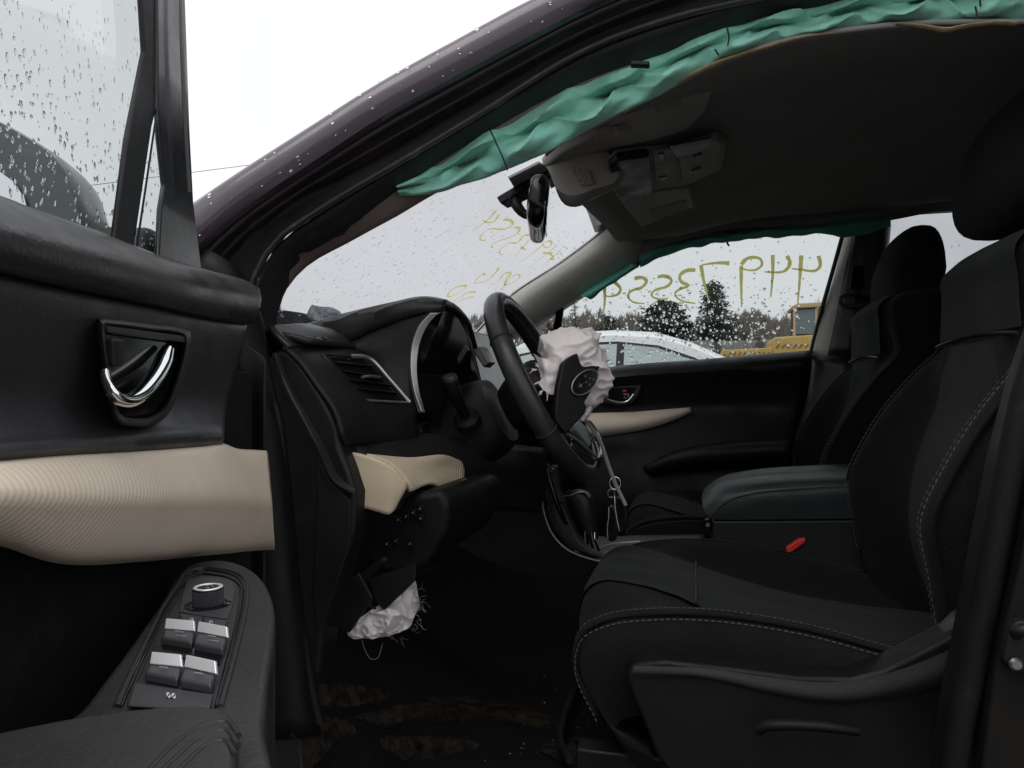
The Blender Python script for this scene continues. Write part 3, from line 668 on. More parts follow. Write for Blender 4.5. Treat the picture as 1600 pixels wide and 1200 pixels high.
disc_stack('striker_bolt', P(1586, 1037, -.832), (0, -1, .1), [(.0058, 0), (.0058, .003), (.004, .005)], M_SILVERD, dp, seg=20)
tube('striker_loop', PL([(1588, 992, -.835), (1590, 985, -.86), (1612, 985, -.862), (1616, 992, -.835)]), .005, M_BLACK, dp, N=14, seg=8)

# ================================================================== headliner and what hangs from it
def hz(x, y):
    ks = [(-.32, 1.508), (-.136, 1.516), (.05, 1.552), (.3, 1.574), (.8, 1.578), (1.95, 1.55)]
    for (a, za), (b, zb) in zip(ks, ks[1:]):
        if x <= b or b == 1.95:
            t = max(0, min(1, (x - a) / (b - a))); z = za + (zb - za) * t; break
    return z - .055 * (abs(y) / .6) ** 3
near = PL([(860, 232), (930, 200), (1000, 165), (1130, 97), (1250, 62), (1430, 40), (1600, 38), (1750, 36)], -.60) + [Vector((.9, -.60, 1.49)), Vector((1.95, -.60, 1.48))]
xs = [-.30, -.2, -.136, -.05, .05, .2, .4, .8, 1.3, 1.95]
hl_r = [near]
for y in (-.48, -.3, -.15, 0, .15, .3, .45, .56):
    f = -.30 + .10 * (y / .6) ** 2
    hl_r.append([(f + (x + .30) * (1.95 - f) / 2.25, y, hz(x, y) - (.02 if y == -.48 else 0)) for x in xs])
hl_r.append(PL([(985, 335, .62), (1020, 345, .64), (1060, 352, .65), (1150, 345, .65), (1320, 338, .65), (1420, 325, .65), (1520, 312, .65)]) + [Vector((1.95, .65, 1.49))])
hl_r.append(PL([(998, 412, .67), (1050, 388, .67), (1100, 376, .67), (1150, 368, .67), (1320, 357, .67), (1425, 338, .67), (1520, 322, .67)]) + [Vector((1.95, .67, 1.46))])
hl_ = grid('headliner', hl_r, M_HEAD, car, N=40, M=44, solid=.006, off=1)
lab(hl_, 'dim grey cloth headliner')
HP0, HPN = Vector((-.136, 0, 1.4986)), Vector((.225, 0, -1)).normalized()
def hp_(px, py, drop=0): return PP(px, py, HP0 + HPN * drop, HPN)
up_ = -HPN
# tan foam edge where the board has come loose
def ribbon(name, pts, w, m, parent, N=30, up=Vector((0, 0, 1)), flat=.45): return tube(name, pts, w, m, parent, N=N, seg=8, flat=flat, up=up)
fe = part('foam_edge', car, 'tan foam edge of the loosened headliner')
ribbon('foam_strip', PL([(975, 176), (1000, 161), (1060, 127), (1130, 95), (1200, 73), (1252, 59), (1300, 52)], -.603), [.002, .0045, .0055, .005, .0045, .004, .002], M_FOAM, fe)
ribbon('foam_strip', PL([(1400, 37), (1440, 41), (1478, 47), (1500, 43), (1550, 36), (1588, 37)], -.603), [.0025, .004, .0055, .005, .0045, .005], M_FOAM, fe)
# visors
def slab(name, px, drop, thick, m, parent, bevel, n=None): return prism(name, [hp_(x, y, drop) for x, y in px], HPN * thick, m, parent, bevel, 4, n)
v = slab('sun_visor', [(845, 250), (872, 226), (960, 176), (1080, 120), (1112, 128), (1100, 160), (1072, 190), (1000, 210), (930, 222), (880, 240)], -.012, .018, M_VISOR, car, .007); lab(v, 'driver sun visor folded up against the headliner')
slab('warning_label', [(1022, 150), (1068, 144), (1066, 163), (1023, 178)], .0065, .0006, M_PAPER, v, 0)
slab('visor_clip', [(926, 200), (950, 195), (985, 196), (983, 203), (955, 209), (930, 210)], .004, .012, M_VISOR, v, .003)
disc_stack('visor_hinge', hp_(962, 200, .012), HPN, [(.007, 0), (.007, .008), (.004, .011)], M_VISOR, v, seg=16)
v = slab('sun_visor', [(964, 300), (1000, 348), (1040, 345), (1080, 336), (1086, 324), (1074, 282), (1040, 285)], -.006, .018, M_VISOR, car, .007); lab(v, 'passenger sun visor with its warning label')
slab('warning_label', [(1016, 327), (1072, 312), (1078, 326), (1030, 342), (1020, 340)], .0125, .0006, M_PAPER, v, 0)
slab('visor_clip', [(965, 300), (985, 297), (1004, 299), (1000, 305), (985, 306), (970, 305)], .012, .01, M_VISOR, v, .002)
# pod over the mirror
pod = [[P(x, y, Y) for x, y in pts] for Y, pts in (
    (-.11, [(852, 254), (860, 272), (868, 292), (885, 304), (905, 304), (925, 296), (962, 282), (965, 250), (920, 232), (875, 236)]),
    (-.09, [(846, 249), (861, 270), (872, 300), (886, 317), (905, 319), (928, 306), (968, 288), (972, 246), (920, 224), (870, 230)]),
    (.02, [(862, 254), (866, 274), (874, 304), (886, 320), (905, 321), (928, 308), (968, 289), (978, 246), (930, 226), (880, 236)]),
    (.10, [(884, 262), (888, 280), (896, 302), (906, 314), (920, 315), (938, 306), (972, 288), (982, 252), (940, 236), (900, 246)]))]
po = loft('camera_pod', pod, M_VISOR, car, N=40, M=12); lab(po, 'grey moulded pod above the windshield mirror')
prism('pod_label', PL([(892, 261), (918, 264), (928, 288), (906, 289)], -.117), (0, .004, 0), M_PAPER, po, 0)
# overhead console
oc_ = part('overhead_console', car, 'overhead console with dark storage lid and reading lamps')
slab('console_base', [(945, 250), (960, 232), (1012, 226), (1060, 222), (1120, 204), (1134, 208), (1126, 252), (1062, 282), (1018, 294), (960, 294)], -.012, .020, M_VISOR, oc_, .006)
slab('storage_lid', [(949, 249), (963, 237), (1012, 230), (1016, 256), (1018, 289), (1005, 297), (959, 291), (953, 270)], .004, .018, M_BLACK, oc_, .006)
slab('lamp_panel', [(1020, 234), (1052, 230), (1056, 276), (1024, 284)], .008, .004, M_VISOR, oc_, .001)
for q in ([(1028, 239), (1038, 238), (1038, 250), (1029, 251)], [(1030, 276), (1041, 274), (1041, 281), (1032, 283)]): slab('lamp_switch', q, .012, .003, M_BLACK, oc_, .001)
slab('sunglass_lamp', [(1046, 226), (1118, 210), (1128, 216), (1122, 248), (1100, 262), (1064, 274), (1058, 240)], .006, .012, M_VISOR, oc_, .004)
slab('lamp_lens', [(1046, 227), (1112, 214), (1110, 226), (1088, 238), (1056, 244)], .019, .002, M_BLACK, oc_, .001)
for q in ([(1082, 243), (1096, 238), (1098, 241), (1084, 247)], [(1080, 265), (1094, 260), (1096, 263), (1083, 268)]): slab('lamp_button', q, .019, .003, M_BLACK, oc_, .0008)
# grab handle
gh = tube('grab_handle', PL([(1128, 336), (1132, 318), (1150, 303), (1178, 295), (1215, 291), (1242, 290), (1251, 296), (1250, 312)], .575), [.010, .009, .008, .008, .008, .008, .009, .010], M_HEAD, car, N=30, seg=10)
# windshield mirror
mr_ = part('rear_view_mirror', car, 'black rear view mirror on its windshield bracket')
prism('bracket', [ws_hit(x, y, -.012) for x, y in ((771, 301), (782, 309), (820, 292), (866, 271), (852, 257), (806, 280))], WN * -.02, M_BLACK, mr_, .004)
prism('sensor_cover', [ws_hit(x, y, -.008) for x, y in ((790, 271), (838, 247), (862, 258), (800, 288))], WN * -.006, mat('pale_frit', (.42, .42, .42), .6), mr_, .001)
mc = P(841, 329, 0.0); md_ = Vector((-.19, .98, 0)).normalized(); mn = Vector((.98, .19, -.10)).normalized(); mu = md_.cross(mn).normalized()
if mu.z < 0: mu = -mu
secs = []
for t, s in ((-.125, .55), (-.12, .8), (-.105, 1.0), (0, 1.03), (.105, 1.0), (.12, .8), (.125, .55)):
    c_ = mc + md_ * t
    secs.append([c_ + mu * (.052 * s * math.copysign(abs(math.sin(a)) ** .6, math.sin(a))) + mn * (.021 * math.copysign(abs(math.cos(a)) ** .7, math.cos(a)) * (.6 + .4 * s)) for a in [2 * math.pi * k / 20 for k in range(20)]])
loft('housing', secs, M_GLOSS, mr_, M=14)
mg = [[mc + md_ * (.112 * math.copysign(abs(math.cos(a)) ** .45, math.cos(a))) + mu * (.044 * math.copysign(abs(math.sin(a)) ** .55, math.sin(a))) + mn * .0215 for a in [2 * math.pi * k / 40 for k in range(40)]]][0]
prism('mirror_glass', mg, mn * .002, MATS['chrome'], mr_, 0)
tube('arm', [ws_hit(806, 300, -.02), P(806, 318, 0), P(818, 334, 0), P(828, 338, 0)], [.009, .010, .013, .008], M_BLACK, mr_, N=12, seg=12)
tube('cable', [P(800, 303, -.01), P(796, 318, -.01), P(803, 324, -.01), P(812, 322, -.01)], .0022, M_BLACK, mr_, N=14, seg=6)

# ================================================================== deployed curtain airbags
def curtain_rails():
    T = [(618, 287), (640, 276), (700, 242), (765, 200), (830, 166), (900, 127), (980, 98), (1050, 72), (1130, 42), (1200, 20), (1300, -5), (1400, -22), (1500, -32), (1650, -50)]
    B = [(624, 306), (650, 306), (700, 296), (755, 279), (800, 262), (855, 239), (925, 196), (985, 168), (1060, 126), (1130, 95), (1200, 72), (1310, 50), (1430, 36), (1650, 30)]
    return T, B
T_c, B_c = curtain_rails()
rails = []
prof = [(-.02, .012), (.06, -.002), (.16, -.014), (.28, -.020), (.38, -.006), (.46, .010), (.55, -.012), (.68, -.024), (.80, -.022), (.92, -.010), (1.0, .008), (.93, .03), (.75, .036)]
Td, Bd = crom([Vector((x, y, 0)) for x, y in T_c], 60), crom([Vector((x, y, 0)) for x, y in B_c], 60)
for f, dy in prof:
    r = []
    for k, (a, b) in enumerate(zip(Td, Bd)):
        q = a.lerp(b, f); r.append(P(q.x, q.y, yp(q.x, -.735) + dy * (.7 + .5 * math.sin(k * .9 + f * 5))))
    rails.append(r)
def crumple(p, u, v):
    k = min(1, u * 14) * min(1, (1 - u) * 30 + .3)
    wv_ = .5 * noise.noise(Vector((u * 6, 0, 3.3))); a = Vector((u * 4.5 + v * .5, v * 2.8 - u * 4 + wv_, 1.7))       # long folds that run with the bag
    d = .009 * noise.noise(a) + .010 * ((1 - abs(noise.noise(a * 1.35 + Vector((4.1, 2.2, 0))))) ** 4 - .4) + .0016 * ((1 - abs(noise.noise(Vector((u * 42 + v * 5, v * 3.4 + u * 9, 2.3))))) ** 9 - .2)
    k *= min(1, max(0, v - .04) * 5) * (1 - .75 * math.exp(-((v - .83) / .07) ** 2))                     # edges stay taut on the roof rail and hem
    return p + Vector((0, -.25, .1)).normalized() * (d * k)
ca = grid('curtain_airbag', rails, M_GREEN, car, N=220, M=80, jig=crumple, angle=None)
lab(ca, 'crumpled green curtain airbag hanging along the driver side roof')
def seamline(name, pts):
    tube(name, [P(x, y, yp(x, -.735) - .030) for x, y in pts], .0011, M_BLACK, ca, N=14, seg=6)
for s in ([(766, 203), (776, 225), (786, 247), (793, 266)], [(1136, 44), (1139, 58), (1137, 71)], [(1117, 77), (1123, 86)], [(1531, -4), (1532, 10)], [(1524, 10), (1526, 24), (1522, 30)]): seamline('seam', s)
box('fixing_clip', P(1000, 101, -.67), (.024, .012, .006), M_BLACK, ca, .002, Matrix.Rotation(R(8), 3, 'Y'))
# passenger side
rails = []
for f, dy in ((0, .02), (.2, -.01), (.45, -.025), (.7, -.012), (1, .0), (1.0, .02), (.7, .03)):
    r = []
    for (x0, y0), (x1, y1) in zip([(1000, 400), (1050, 378), (1100, 368), (1150, 361), (1230, 352), (1290, 346), (1340, 338), (1392, 334)], [(1000, 416), (1050, 395), (1100, 383), (1150, 375), (1230, 368), (1290, 366), (1340, 369), (1392, 352)]):
        r.append(P(x0 + (x1 - x0) * f, y0 + (y1 - y0) * f, .655 + dy))
    rails.append(r)
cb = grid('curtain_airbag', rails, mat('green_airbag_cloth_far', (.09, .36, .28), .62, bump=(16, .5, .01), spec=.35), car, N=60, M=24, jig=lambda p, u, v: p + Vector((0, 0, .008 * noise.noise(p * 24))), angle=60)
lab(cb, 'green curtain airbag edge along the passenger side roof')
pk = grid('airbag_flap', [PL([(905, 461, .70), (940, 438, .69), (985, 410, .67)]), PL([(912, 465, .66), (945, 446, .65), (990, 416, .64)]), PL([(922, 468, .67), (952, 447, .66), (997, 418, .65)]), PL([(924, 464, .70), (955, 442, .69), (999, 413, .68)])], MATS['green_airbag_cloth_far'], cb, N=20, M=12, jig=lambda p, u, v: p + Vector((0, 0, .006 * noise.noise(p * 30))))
tube('pull_cord', [pw(1138, 372, -.01), pw(1136, 379, -.012), pw(1139, 384, -.01)], .003, M_BLACK, cb, N=6)

# ================================================================== dashboard
db = part('dashboard', car, 'black dashboard with hooded gauges, side vent and beige knee trim')
# side cap of the dash at the door opening
def yin(px): return -.735
cap = [(430, 547), (446, 546), (464, 560), (486, 592), (510, 632), (526, 668), (531, 700), (545, 735), (556, 770), (553, 830), (530, 900), (505, 975), (497, 1060), (470, 1060), (452, 960), (446, 830), (441, 720), (428, 640), (416, 590), (415, 560)]
prism('side_cap', PL(cap, -.735), (0, .05, 0), M_BLACK, db, .010, 4)
rid = [PL([(424, 553, -.737), (440, 600, -.738), (470, 660, -.738), (492, 705, -.738), (515, 755, -.738), (549, 776, -.737)]), PL([(430, 551, -.747), (446, 600, -.75), (476, 658, -.75), (499, 702, -.75), (522, 750, -.75), (552, 770, -.745)]), PL([(436, 552, -.737), (453, 600, -.737), (484, 656, -.737), (508, 698, -.737), (530, 744, -.737), (555, 764, -.737)])]
grid('cap_ridge', rid, M_DOORBLK, db, N=24, M=9)  # paler plastic paints the highlight line on the cap's ridge
prism('cap_lower', PL([(500, 720), (518, 752), (550, 782), (549, 850), (522, 930), (500, 990), (492, 940), (498, 830)], -.737), (0, -.004, 0), M_BLACK, db, .0035)
# vent panel
vp = [PL([(440, 546, -.735), (462, 566, -.735), (490, 604, -.735), (520, 648, -.735), (530, 684, -.735), (532, 692, -.72)]),
      PL([(452, 541, -.715), (480, 562, -.715), (508, 600, -.712), (536, 645, -.71), (545, 684, -.71), (548, 692, -.695)]),
      PL([(500, 541, -.64), (530, 563, -.64), (560, 600, -.635), (588, 640, -.63), (595, 684, -.63), (597, 692, -.615)]),
      PL([(548, 546, -.575), (580, 566, -.572), (612, 600, -.57), (642, 634, -.565), (648, 682, -.56), (650, 692, -.55)])]
vpo = grid('vent_panel', vp, M_BLACK, db, N=26, M=24, solid=.006, off=1, angle=60)
# top pad with stitched edge and demister slots
tp = [PL([(418, 514, -.73), (432, 530, -.735), (448, 546, -.735)]), PL([(440, 512, -.70), (455, 526, -.70), (478, 543, -.695)]), PL([(480, 512, -.64), (500, 522, -.64), (520, 541, -.63)]), PL([(520, 520, -.60), (540, 534, -.59), (556, 547, -.575)])]
grid('top_pad', tp, M_LEATHER, db, N=14, M=16, solid=.006, off=1)
st = PL([(446, 545.5, -.737), (462, 540, -.712), (500, 540, -.645), (530, 542.5, -.60), (552, 545.5, -.578)])
multi('stitching', dashes([p + Vector((.002, -.002, .002)) for p in st], .004, .0025, .0005), M_THREADD, db)
for k in range(4): tube('demister_slot', PL([(458 + k * 12, 523 - k * .4, -.70 + k * .018), (474 + k * 12, 531 - k * .2, -.705 + k * .018)]), .002, M_GLOSS, db, N=4, seg=6)
tube('pad_seam', st, .0016, M_RUBBER, db, N=20, seg=6)
# vent
vplane0 = P(575, 600, -.615); e1 = P(640, 630, -.57) - P(505, 560, -.68); e2 = P(595, 660, -.62) - P(540, 560, -.63); vn = e1.cross(e2).normalized()
if vn.x < 0: vn = -vn
vv = lambda x, y, l=0: PP(x, y, vplane0 + vn * (l + .011), vn)
prism('vent_cavity', [vv(*q, .002) for q in ((512, 557), (566, 560), (600, 592), (632, 626), (566, 620), (545, 598))], vn * -.004, M_GLOSS, vpo, .001)
for k, (a, b) in enumerate((((524, 566), (585, 572)), ((534, 579), (600, 590)), ((545, 593), (612, 602)), ((556, 607), (622, 614)))):
    tube('vent_slat', [vv(*a, .004), vv(*b, .004)], .0035, M_BLACK, vpo, N=6, seg=8, flat=.4)
tube('vent_tab', [vv(565, 590, .007), vv(578, 588, .009), vv(594, 590, .008)], .0025, M_SILVERD, vpo, N=8, seg=8)
tube('vent_trim', [vv(548, 557, .004), vv(572, 558, .005), vv(582, 563, .005), vv(610, 594, .005), vv(640, 628, .004)], .0034, M_SILVER, vpo, N=26, seg=8)
tube('vent_trim', [vv(640, 629, .004), vv(600, 627, .004), vv(562, 625, .004)], .0018, M_SILVER, vpo, N=10, seg=8)
tube('vent_rim', [vv(503, 553, .003), vv(548, 557, .004)], .0018, M_BLACK, vpo, N=6, seg=8)
tube('vent_rim', [vv(503, 553, .003), vv(530, 588, .003), (vv(560, 624, .003))], .003, M_DOORBLK, vpo, N=12, seg=8)
# gauge hood
ho = part('gauge_hood', db)
brow = [PL([(500, 523, -.575), (540, 534, -.57), (580, 517, -.56), (630, 497, -.555), (672, 487, -.55), (694, 486, -.535)]),
        PL([(474, 517, -.585), (508, 506, -.58), (560, 492, -.57), (620, 478, -.56), (660, 470, -.55), (696, 474, -.53)]),
        PL([(470, 514, -.55), (506, 502, -.55), (560, 488, -.54), (618, 475, -.53), (660, 467, -.52), (704, 476, -.48)]),
        PL([(500, 505, -.45), (540, 497, -.44), (585, 487, -.42), (640, 475, -.42), (690, 470, -.42), (720, 488, -.39)]),
        PL([(560, 505, -.30), (590, 500, -.30), (630, 494, -.29), (680, 488, -.28), (716, 487, -.28), (734, 510, -.27)]),
        PL([(600, 540, -.22), (630, 530, -.22), (670, 525, -.215), (700, 520, -.21), (728, 520, -.21), (744, 545, -.21)])]
grid('hood_pad', brow, M_LEATHER, ho, N=30, M=36, solid=.008, off=0)
sw = [PL([(500, 523, -.575), (540, 534, -.57), (580, 517, -.56), (630, 497, -.555), (672, 487, -.55)]), PL([(520, 535, -.585), (560, 542, -.58), (600, 535, -.57), (630, 525, -.56), (652, 515, -.553)]),
      PL([(545, 546, -.58), (580, 560, -.575), (605, 570, -.57), (625, 570, -.562), (642, 565, -.556)]), PL([(552, 548, -.575), (590, 575, -.572), (615, 600, -.57), (632, 618, -.565), (644, 622, -.558)]), PL([(560, 552, -.57), (600, 590, -.57), (625, 615, -.568), (642, 634, -.562), (652, 642, -.558)])]
grid('hood_side', sw, M_BLACK, ho, N=24, M=20, solid=.006, off=-1)
sv = [PL([(672, 488, -.552), (655, 507, -.556), (643, 538, -.558), (640, 575, -.56), (645, 610, -.56), (656, 644, -.56)]), PL([(684, 488, -.545), (668, 506, -.548), (655, 535, -.55), (650, 575, -.552), (653, 610, -.553), (662, 646, -.554)])]
lab(grid('gauge_bezel', sv, M_SILVER, ho, N=24, M=4, solid=.008, off=0, bevel=.001), 'silver curved bezel of the gauge hood')
gq = PL([(684, 488, -.54), (702, 488, -.50), (720, 505, -.40), (733, 540, -.30), (736, 580, -.28), (728, 640, -.32), (690, 665, -.45), (662, 648, -.55), (653, 610, -.55), (650, 575, -.55), (655, 535, -.55), (668, 506, -.545)])
cen = sum(gq, Vector()) / len(gq) + Vector((-.05, 0, 0)); ring = crom(gq, 48, True)
loft('gauge_recess', [ring, [p + Vector((-.03, .0, 0)) for p in ring], [p.lerp(cen, .06) + Vector((-.05, .0, 0)) for p in ring]], M_LCD, ho, angle=40)
# column shroud, stalk
colm = part('steering_column', car)
WC = P(848, 603, -.38); tilt = R(27)
WU = Vector((-math.sin(tilt), 0, math.cos(tilt))); WNn = Vector((math.cos(tilt), 0, math.sin(tilt))); WR = Vector((0, 1, 0))
def wp_(r, th, ax=0): return WC + WU * (r * math.cos(th)) + WR * (r * math.sin(th)) + WNn * ax
secs = []
for ax, rx, rz, dz in ((-.26, .075, .07, -.01), (-.20, .075, .075, -.01), (-.14, .072, .072, -.008), (-.10, .066, .066, -.005), (-.085, .058, .058, -.003)):
    secs.append([WC + WNn * ax + WU * (dz + rz * math.copysign(abs(math.cos(a)) ** .75, math.cos(a))) + WR * (rx * math.copysign(abs(math.sin(a)) ** .75, math.sin(a))) for a in [2 * math.pi * k / 32 for k in range(32)]])
loft('shroud', secs, M_DEEP, colm, M=14)
tube('shroud_ring', [WC + WNn * -.20 + WU * (-.01 + .08 * math.cos(a)) + WR * (.082 * math.sin(a)) for a in [2 * math.pi * k / 30 for k in range(30)]], .006, M_DOORBLK, colm, closed=True, seg=8)
sk = [P(728, 650, -.47), P(716, 628, -.50), P(706, 604, -.525), P(703, 592, -.53)]
tube('indicator_stalk', sk, [.008, .009, .011, .0115], M_DEEP, colm, N=14, seg=14)
disc_stack('stalk_end', sk[-1], (P(703, 592, -.53) - P(706, 604, -.525)), [(.0116, -.002), (.0116, .003), (.0095, .006)], M_DOORBLK, colm, seg=24)
disc_stack('stalk_collar', P(730, 655, -.465), (P(703, 592, -.53) - P(728, 650, -.47)), [(.022, -.01), (.022, .004), (.015, .010)], M_DEEP, colm, seg=24)
# lower dash
ld = [PL([(525, 684, -.70), (540, 705, -.70), (552, 760, -.71)]), PL([(590, 686, -.62), (600, 712, -.64), (610, 770, -.66)]), PL([(650, 680, -.55), (680, 705, -.54), (690, 760, -.54)]), PL([(740, 690, -.42), (760, 730, -.42), (740, 790, -.42)]), PL([(850, 700, -.20), (850, 750, -.20), (840, 800, -.20)])]
grid('lower_panel', ld, M_BLACK, db, N=10, M=16, solid=.006, off=1)
kn = part('knee_trim', db, 'beige ribbed knee trim below the side vent')
kf = [PL([(523, 703, -.705), (548, 706, -.704), (575, 712, -.70), (612, 729, -.692), (637, 757, -.68)]), PL([(540, 745, -.708), (565, 750, -.705), (590, 755, -.70), (612, 760, -.695), (630, 770, -.685)]), PL([(556, 790, -.705), (572, 794, -.704), (590, 799, -.70), (608, 803, -.697), (616, 792, -.69)])]
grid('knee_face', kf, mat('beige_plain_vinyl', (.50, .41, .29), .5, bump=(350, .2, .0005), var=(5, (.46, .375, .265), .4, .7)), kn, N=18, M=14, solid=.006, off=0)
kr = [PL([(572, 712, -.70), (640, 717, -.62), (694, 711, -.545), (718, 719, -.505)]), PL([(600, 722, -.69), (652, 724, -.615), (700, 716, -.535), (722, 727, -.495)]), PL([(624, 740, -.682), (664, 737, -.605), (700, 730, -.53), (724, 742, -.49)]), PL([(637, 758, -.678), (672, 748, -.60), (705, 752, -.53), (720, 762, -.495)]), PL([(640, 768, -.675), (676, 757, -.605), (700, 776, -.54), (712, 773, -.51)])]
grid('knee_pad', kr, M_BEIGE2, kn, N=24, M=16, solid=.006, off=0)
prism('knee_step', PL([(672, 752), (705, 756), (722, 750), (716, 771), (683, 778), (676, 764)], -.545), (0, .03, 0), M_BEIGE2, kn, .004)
# switch bank below
sb = prism('switch_bank', PL([(556, 792), (612, 806), (640, 772), (690, 764), (704, 790), (698, 830), (676, 876), (640, 900), (590, 896), (552, 860)], -.655), (0, .28, 0), M_DEEP, db, .014, 4)
for k, (x, y) in enumerate(((622, 812), (634, 807), (645, 801), (656, 795), (657, 810), (604, 850), (618, 845), (640, 850))):
    box('switch', P(x, y, -.663), (.010, .004, .009), M_GLOSS, sb, .001)
    prism('switch_symbol', PL([(x - 1.6, y + 2), (x + 1.4, y + 1), (x + 1.6, y - 2.2), (x - 1.4, y - 1)], -.6657), (0, .0004, 0), mat('dim_print', (.10, .10, .105), .6), sb, 0)
# black flaps and the torn knee airbag
fb_ = [PL([(600, 870, -.66), (650, 890, -.60), (690, 880, -.52)]), PL([(560, 905, -.66), (610, 930, -.60), (660, 910, -.54)]), PL([(560, 935, -.67), (600, 955, -.63), (650, 908, -.58)])]
grid('lower_flap', fb_, M_BLACK, db, N=10, M=10, solid=.004, angle=30)
prism('flap_point', PL([(575, 905), (650, 880), (648, 908), (600, 954), (585, 940)], -.655), (0, .006, 0), M_BLACK, db, .002)
prism('flap_point', PL([(500, 920), (560, 895), (582, 935), (545, 990), (515, 975)], -.69), (0, .006, 0), M_BLACK, db, .002)
def kj(p, u, v): return p + Vector((.3, -.9, .2)) * (.012 * noise.noise(p * 24) + .014 * ((1 - abs(noise.noise(p * 34))) ** 5 - .4) + .006 * ((1 - abs(noise.noise(p * 75))) ** 6 - .3))
ka = grid('knee_airbag', [PL([(540, 985, -.66), (570, 960, -.645), (600, 940, -.63), (640, 908, -.60), (648, 905, -.59)]), PL([(542, 990, -.67), (575, 970, -.665), (610, 955, -.65), (640, 935, -.62), (652, 922, -.60)]), PL([(545, 995, -.67), (575, 988, -.665), (612, 975, -.65), (640, 958, -.62), (655, 945, -.60)]), PL([(556, 999, -.655), (585, 997, -.65), (618, 990, -.63), (640, 980, -.61), (648, 962, -.60)]), PL([(560, 990, -.62), (585, 990, -.62), (618, 985, -.60), (640, 975, -.58), (645, 955, -.57)])], M_NYLON, car, N=70, M=50, jig=kj, angle=None)
lab(ka, 'torn white knee airbag hanging under the dash')
rnd = random.Random(3); thr = []
for k in range(26):
    x, y = rnd.choice(((650, 925), (653, 940), (650, 955), (648, 968), (625, 992), (610, 997), (645, 978)))
    x += rnd.uniform(-4, 4); y += rnd.uniform(-6, 6); a = rnd.uniform(-1.2, 1.6); L_x = rnd.uniform(5, 18)
    pts = [P(x, y, -.605)]; 
    for s in range(1, 5): pts.append(P(x + L_x * s / 4 * math.cos(a) + rnd.uniform(-3, 3), y + L_x * s / 4 * math.sin(a) + rnd.uniform(-3, 3) + s * s * .3, -.605 + rnd.uniform(-.01, .01)))
    thr.append(tubedata(crom(pts, 14), .00028, 4))
thr.append(tubedata(crom(PL([(566, 1000), (570, 1015), (580, 1030), (590, 1028), (598, 1005)], -.64), 20), .0004, 4))
multi('frayed_threads', thr, mat('frayed_nylon', (.30, .27, .27), .8), ka)['kind'] = 'stuff'
# dash top across the car
dt = [[(-.50, y0, 1.10 + .01 * s), (-.62, y0, 1.125), (-.78, y0, 1.11), (-.98, y0, 1.075)] for y0, s in ((-.72, 0), (-.55, 0), (-.2, 1), (.2, 1), (.6, 1), (.73, 0))]
grid('dash_top', dt, M_LEATHER, db, N=16, M=30, solid=.008, off=-1)
df = [[(-.52, y0, 1.10), (-.46, y0, 1.06), (-.46, y0, .98), (-.50, y0, .90), (-.56, y0, .80), (-.70, y0, .72)] for y0 in (-.20, .0, .2, .5, .73)]
grid('dash_front', df, M_BLACK, db, N=16, M=20, solid=.01, off=-1)
box('centre_screen', (-.455, 0.0, 1.085), (.02, .24, .15), M_GLOSS, db, .006, Matrix.Rotation(R(-14), 3, 'Y'))
gq2 = PL([(738, 548), (752, 540), (766, 566), (756, 575)], -.30)
prism('far_vent', gq2, (0, .04, 0), M_SILVERD, db, .003)

# ================================================================== steering wheel
stw = part('steering_wheel', car, 'black leather steering wheel with burst airbag and silver lower trim')
RW = .162
ring, nS, nT = [], 14, 96
vs, fs = [], []
for i in range(nT):
    th = 2 * math.pi * i / nT; thick = 1 + .16 * math.exp(-((((th + math.pi) % (2 * math.pi)) - math.pi) / .0001) ** 2)
    for s in (math.pi / 3, -math.pi / 3, math.pi * .62, -math.pi * .62):
        d_ = (th - s + math.pi) % (2 * math.pi) - math.pi; thick += .0
    for k in range(nS):
        a = 2 * math.pi * k / nS; vs.append(wp_(RW + .0150 * math.cos(a), th, .0172 * math.sin(a)))
for i in range(nT):
    for k in range(nS): fs.append((i * nS + k, i * nS + (k + 1) % nS, ((i + 1) % nT) * nS + (k + 1) % nS, ((i + 1) % nT) * nS + k))
rim = raw('rim', vs, fs, mat('worn_wheel_leather', (.018, .018, .019), .30, bump=(300, .25, .0006), var=(9, (.035, .035, .036), .5, .72, 40, (.06, .06, .06), .68, .8)), stw)
for th in (R(-62), R(62), R(-118), R(118)):
    tube('rim_seam', [wp_(RW + .0156 * math.cos(a), th, .0178 * math.sin(a)) for a in [2 * math.pi * k / 20 for k in range(20)]], .0012, M_RUBBER, stw, closed=True, seg=6)
pcs = []
tube('rim_inner_seam', [wp_(RW - .0152, 2 * math.pi * k / 90, .004) for k in range(90)], .0009, M_THREADD, stw, closed=True, seg=6)
# hub and spokes
secs = []
for ax, s in ((-.07, .62), (-.05, .8), (-.02, .92), (.0, .95), (.016, .85), (.022, .6)):
    secs.append([wp_(.001, 0, ax) + WU * (-.012 + .062 * s * math.copysign(abs(math.cos(a)) ** .8, math.cos(a))) + WR * (.070 * s * math.copysign(abs(math.sin(a)) ** .8, math.sin(a))) for a in [2 * math.pi * k / 32 for k in range(32)]])
loft('hub', secs, M_DEEP, stw, M=12)
def spoke(th0, th1, r0, m_, nm, ax0=.0, ax1=.0, w0=.030, w1=.022):
    s_ = []
    for t in (0, .35, .7, 1):
        r = r0 + (RW - r0) * t; th = th0 + (th1 - th0) * t; w_ = w0 + (w1 - w0) * t; ax = ax0 + (ax1 - ax0) * t
        c_ = wp_(r, th, ax); tang = (wp_(r, th + .01, ax) - wp_(r, th, ax)).normalized()
        s_.append([c_ + tang * (w_ * math.cos(a)) + WNn * (.011 * math.sin(a)) for a in [2 * math.pi * k / 16 for k in range(16)]])
    return loft(nm, s_, m_, stw, M=10)
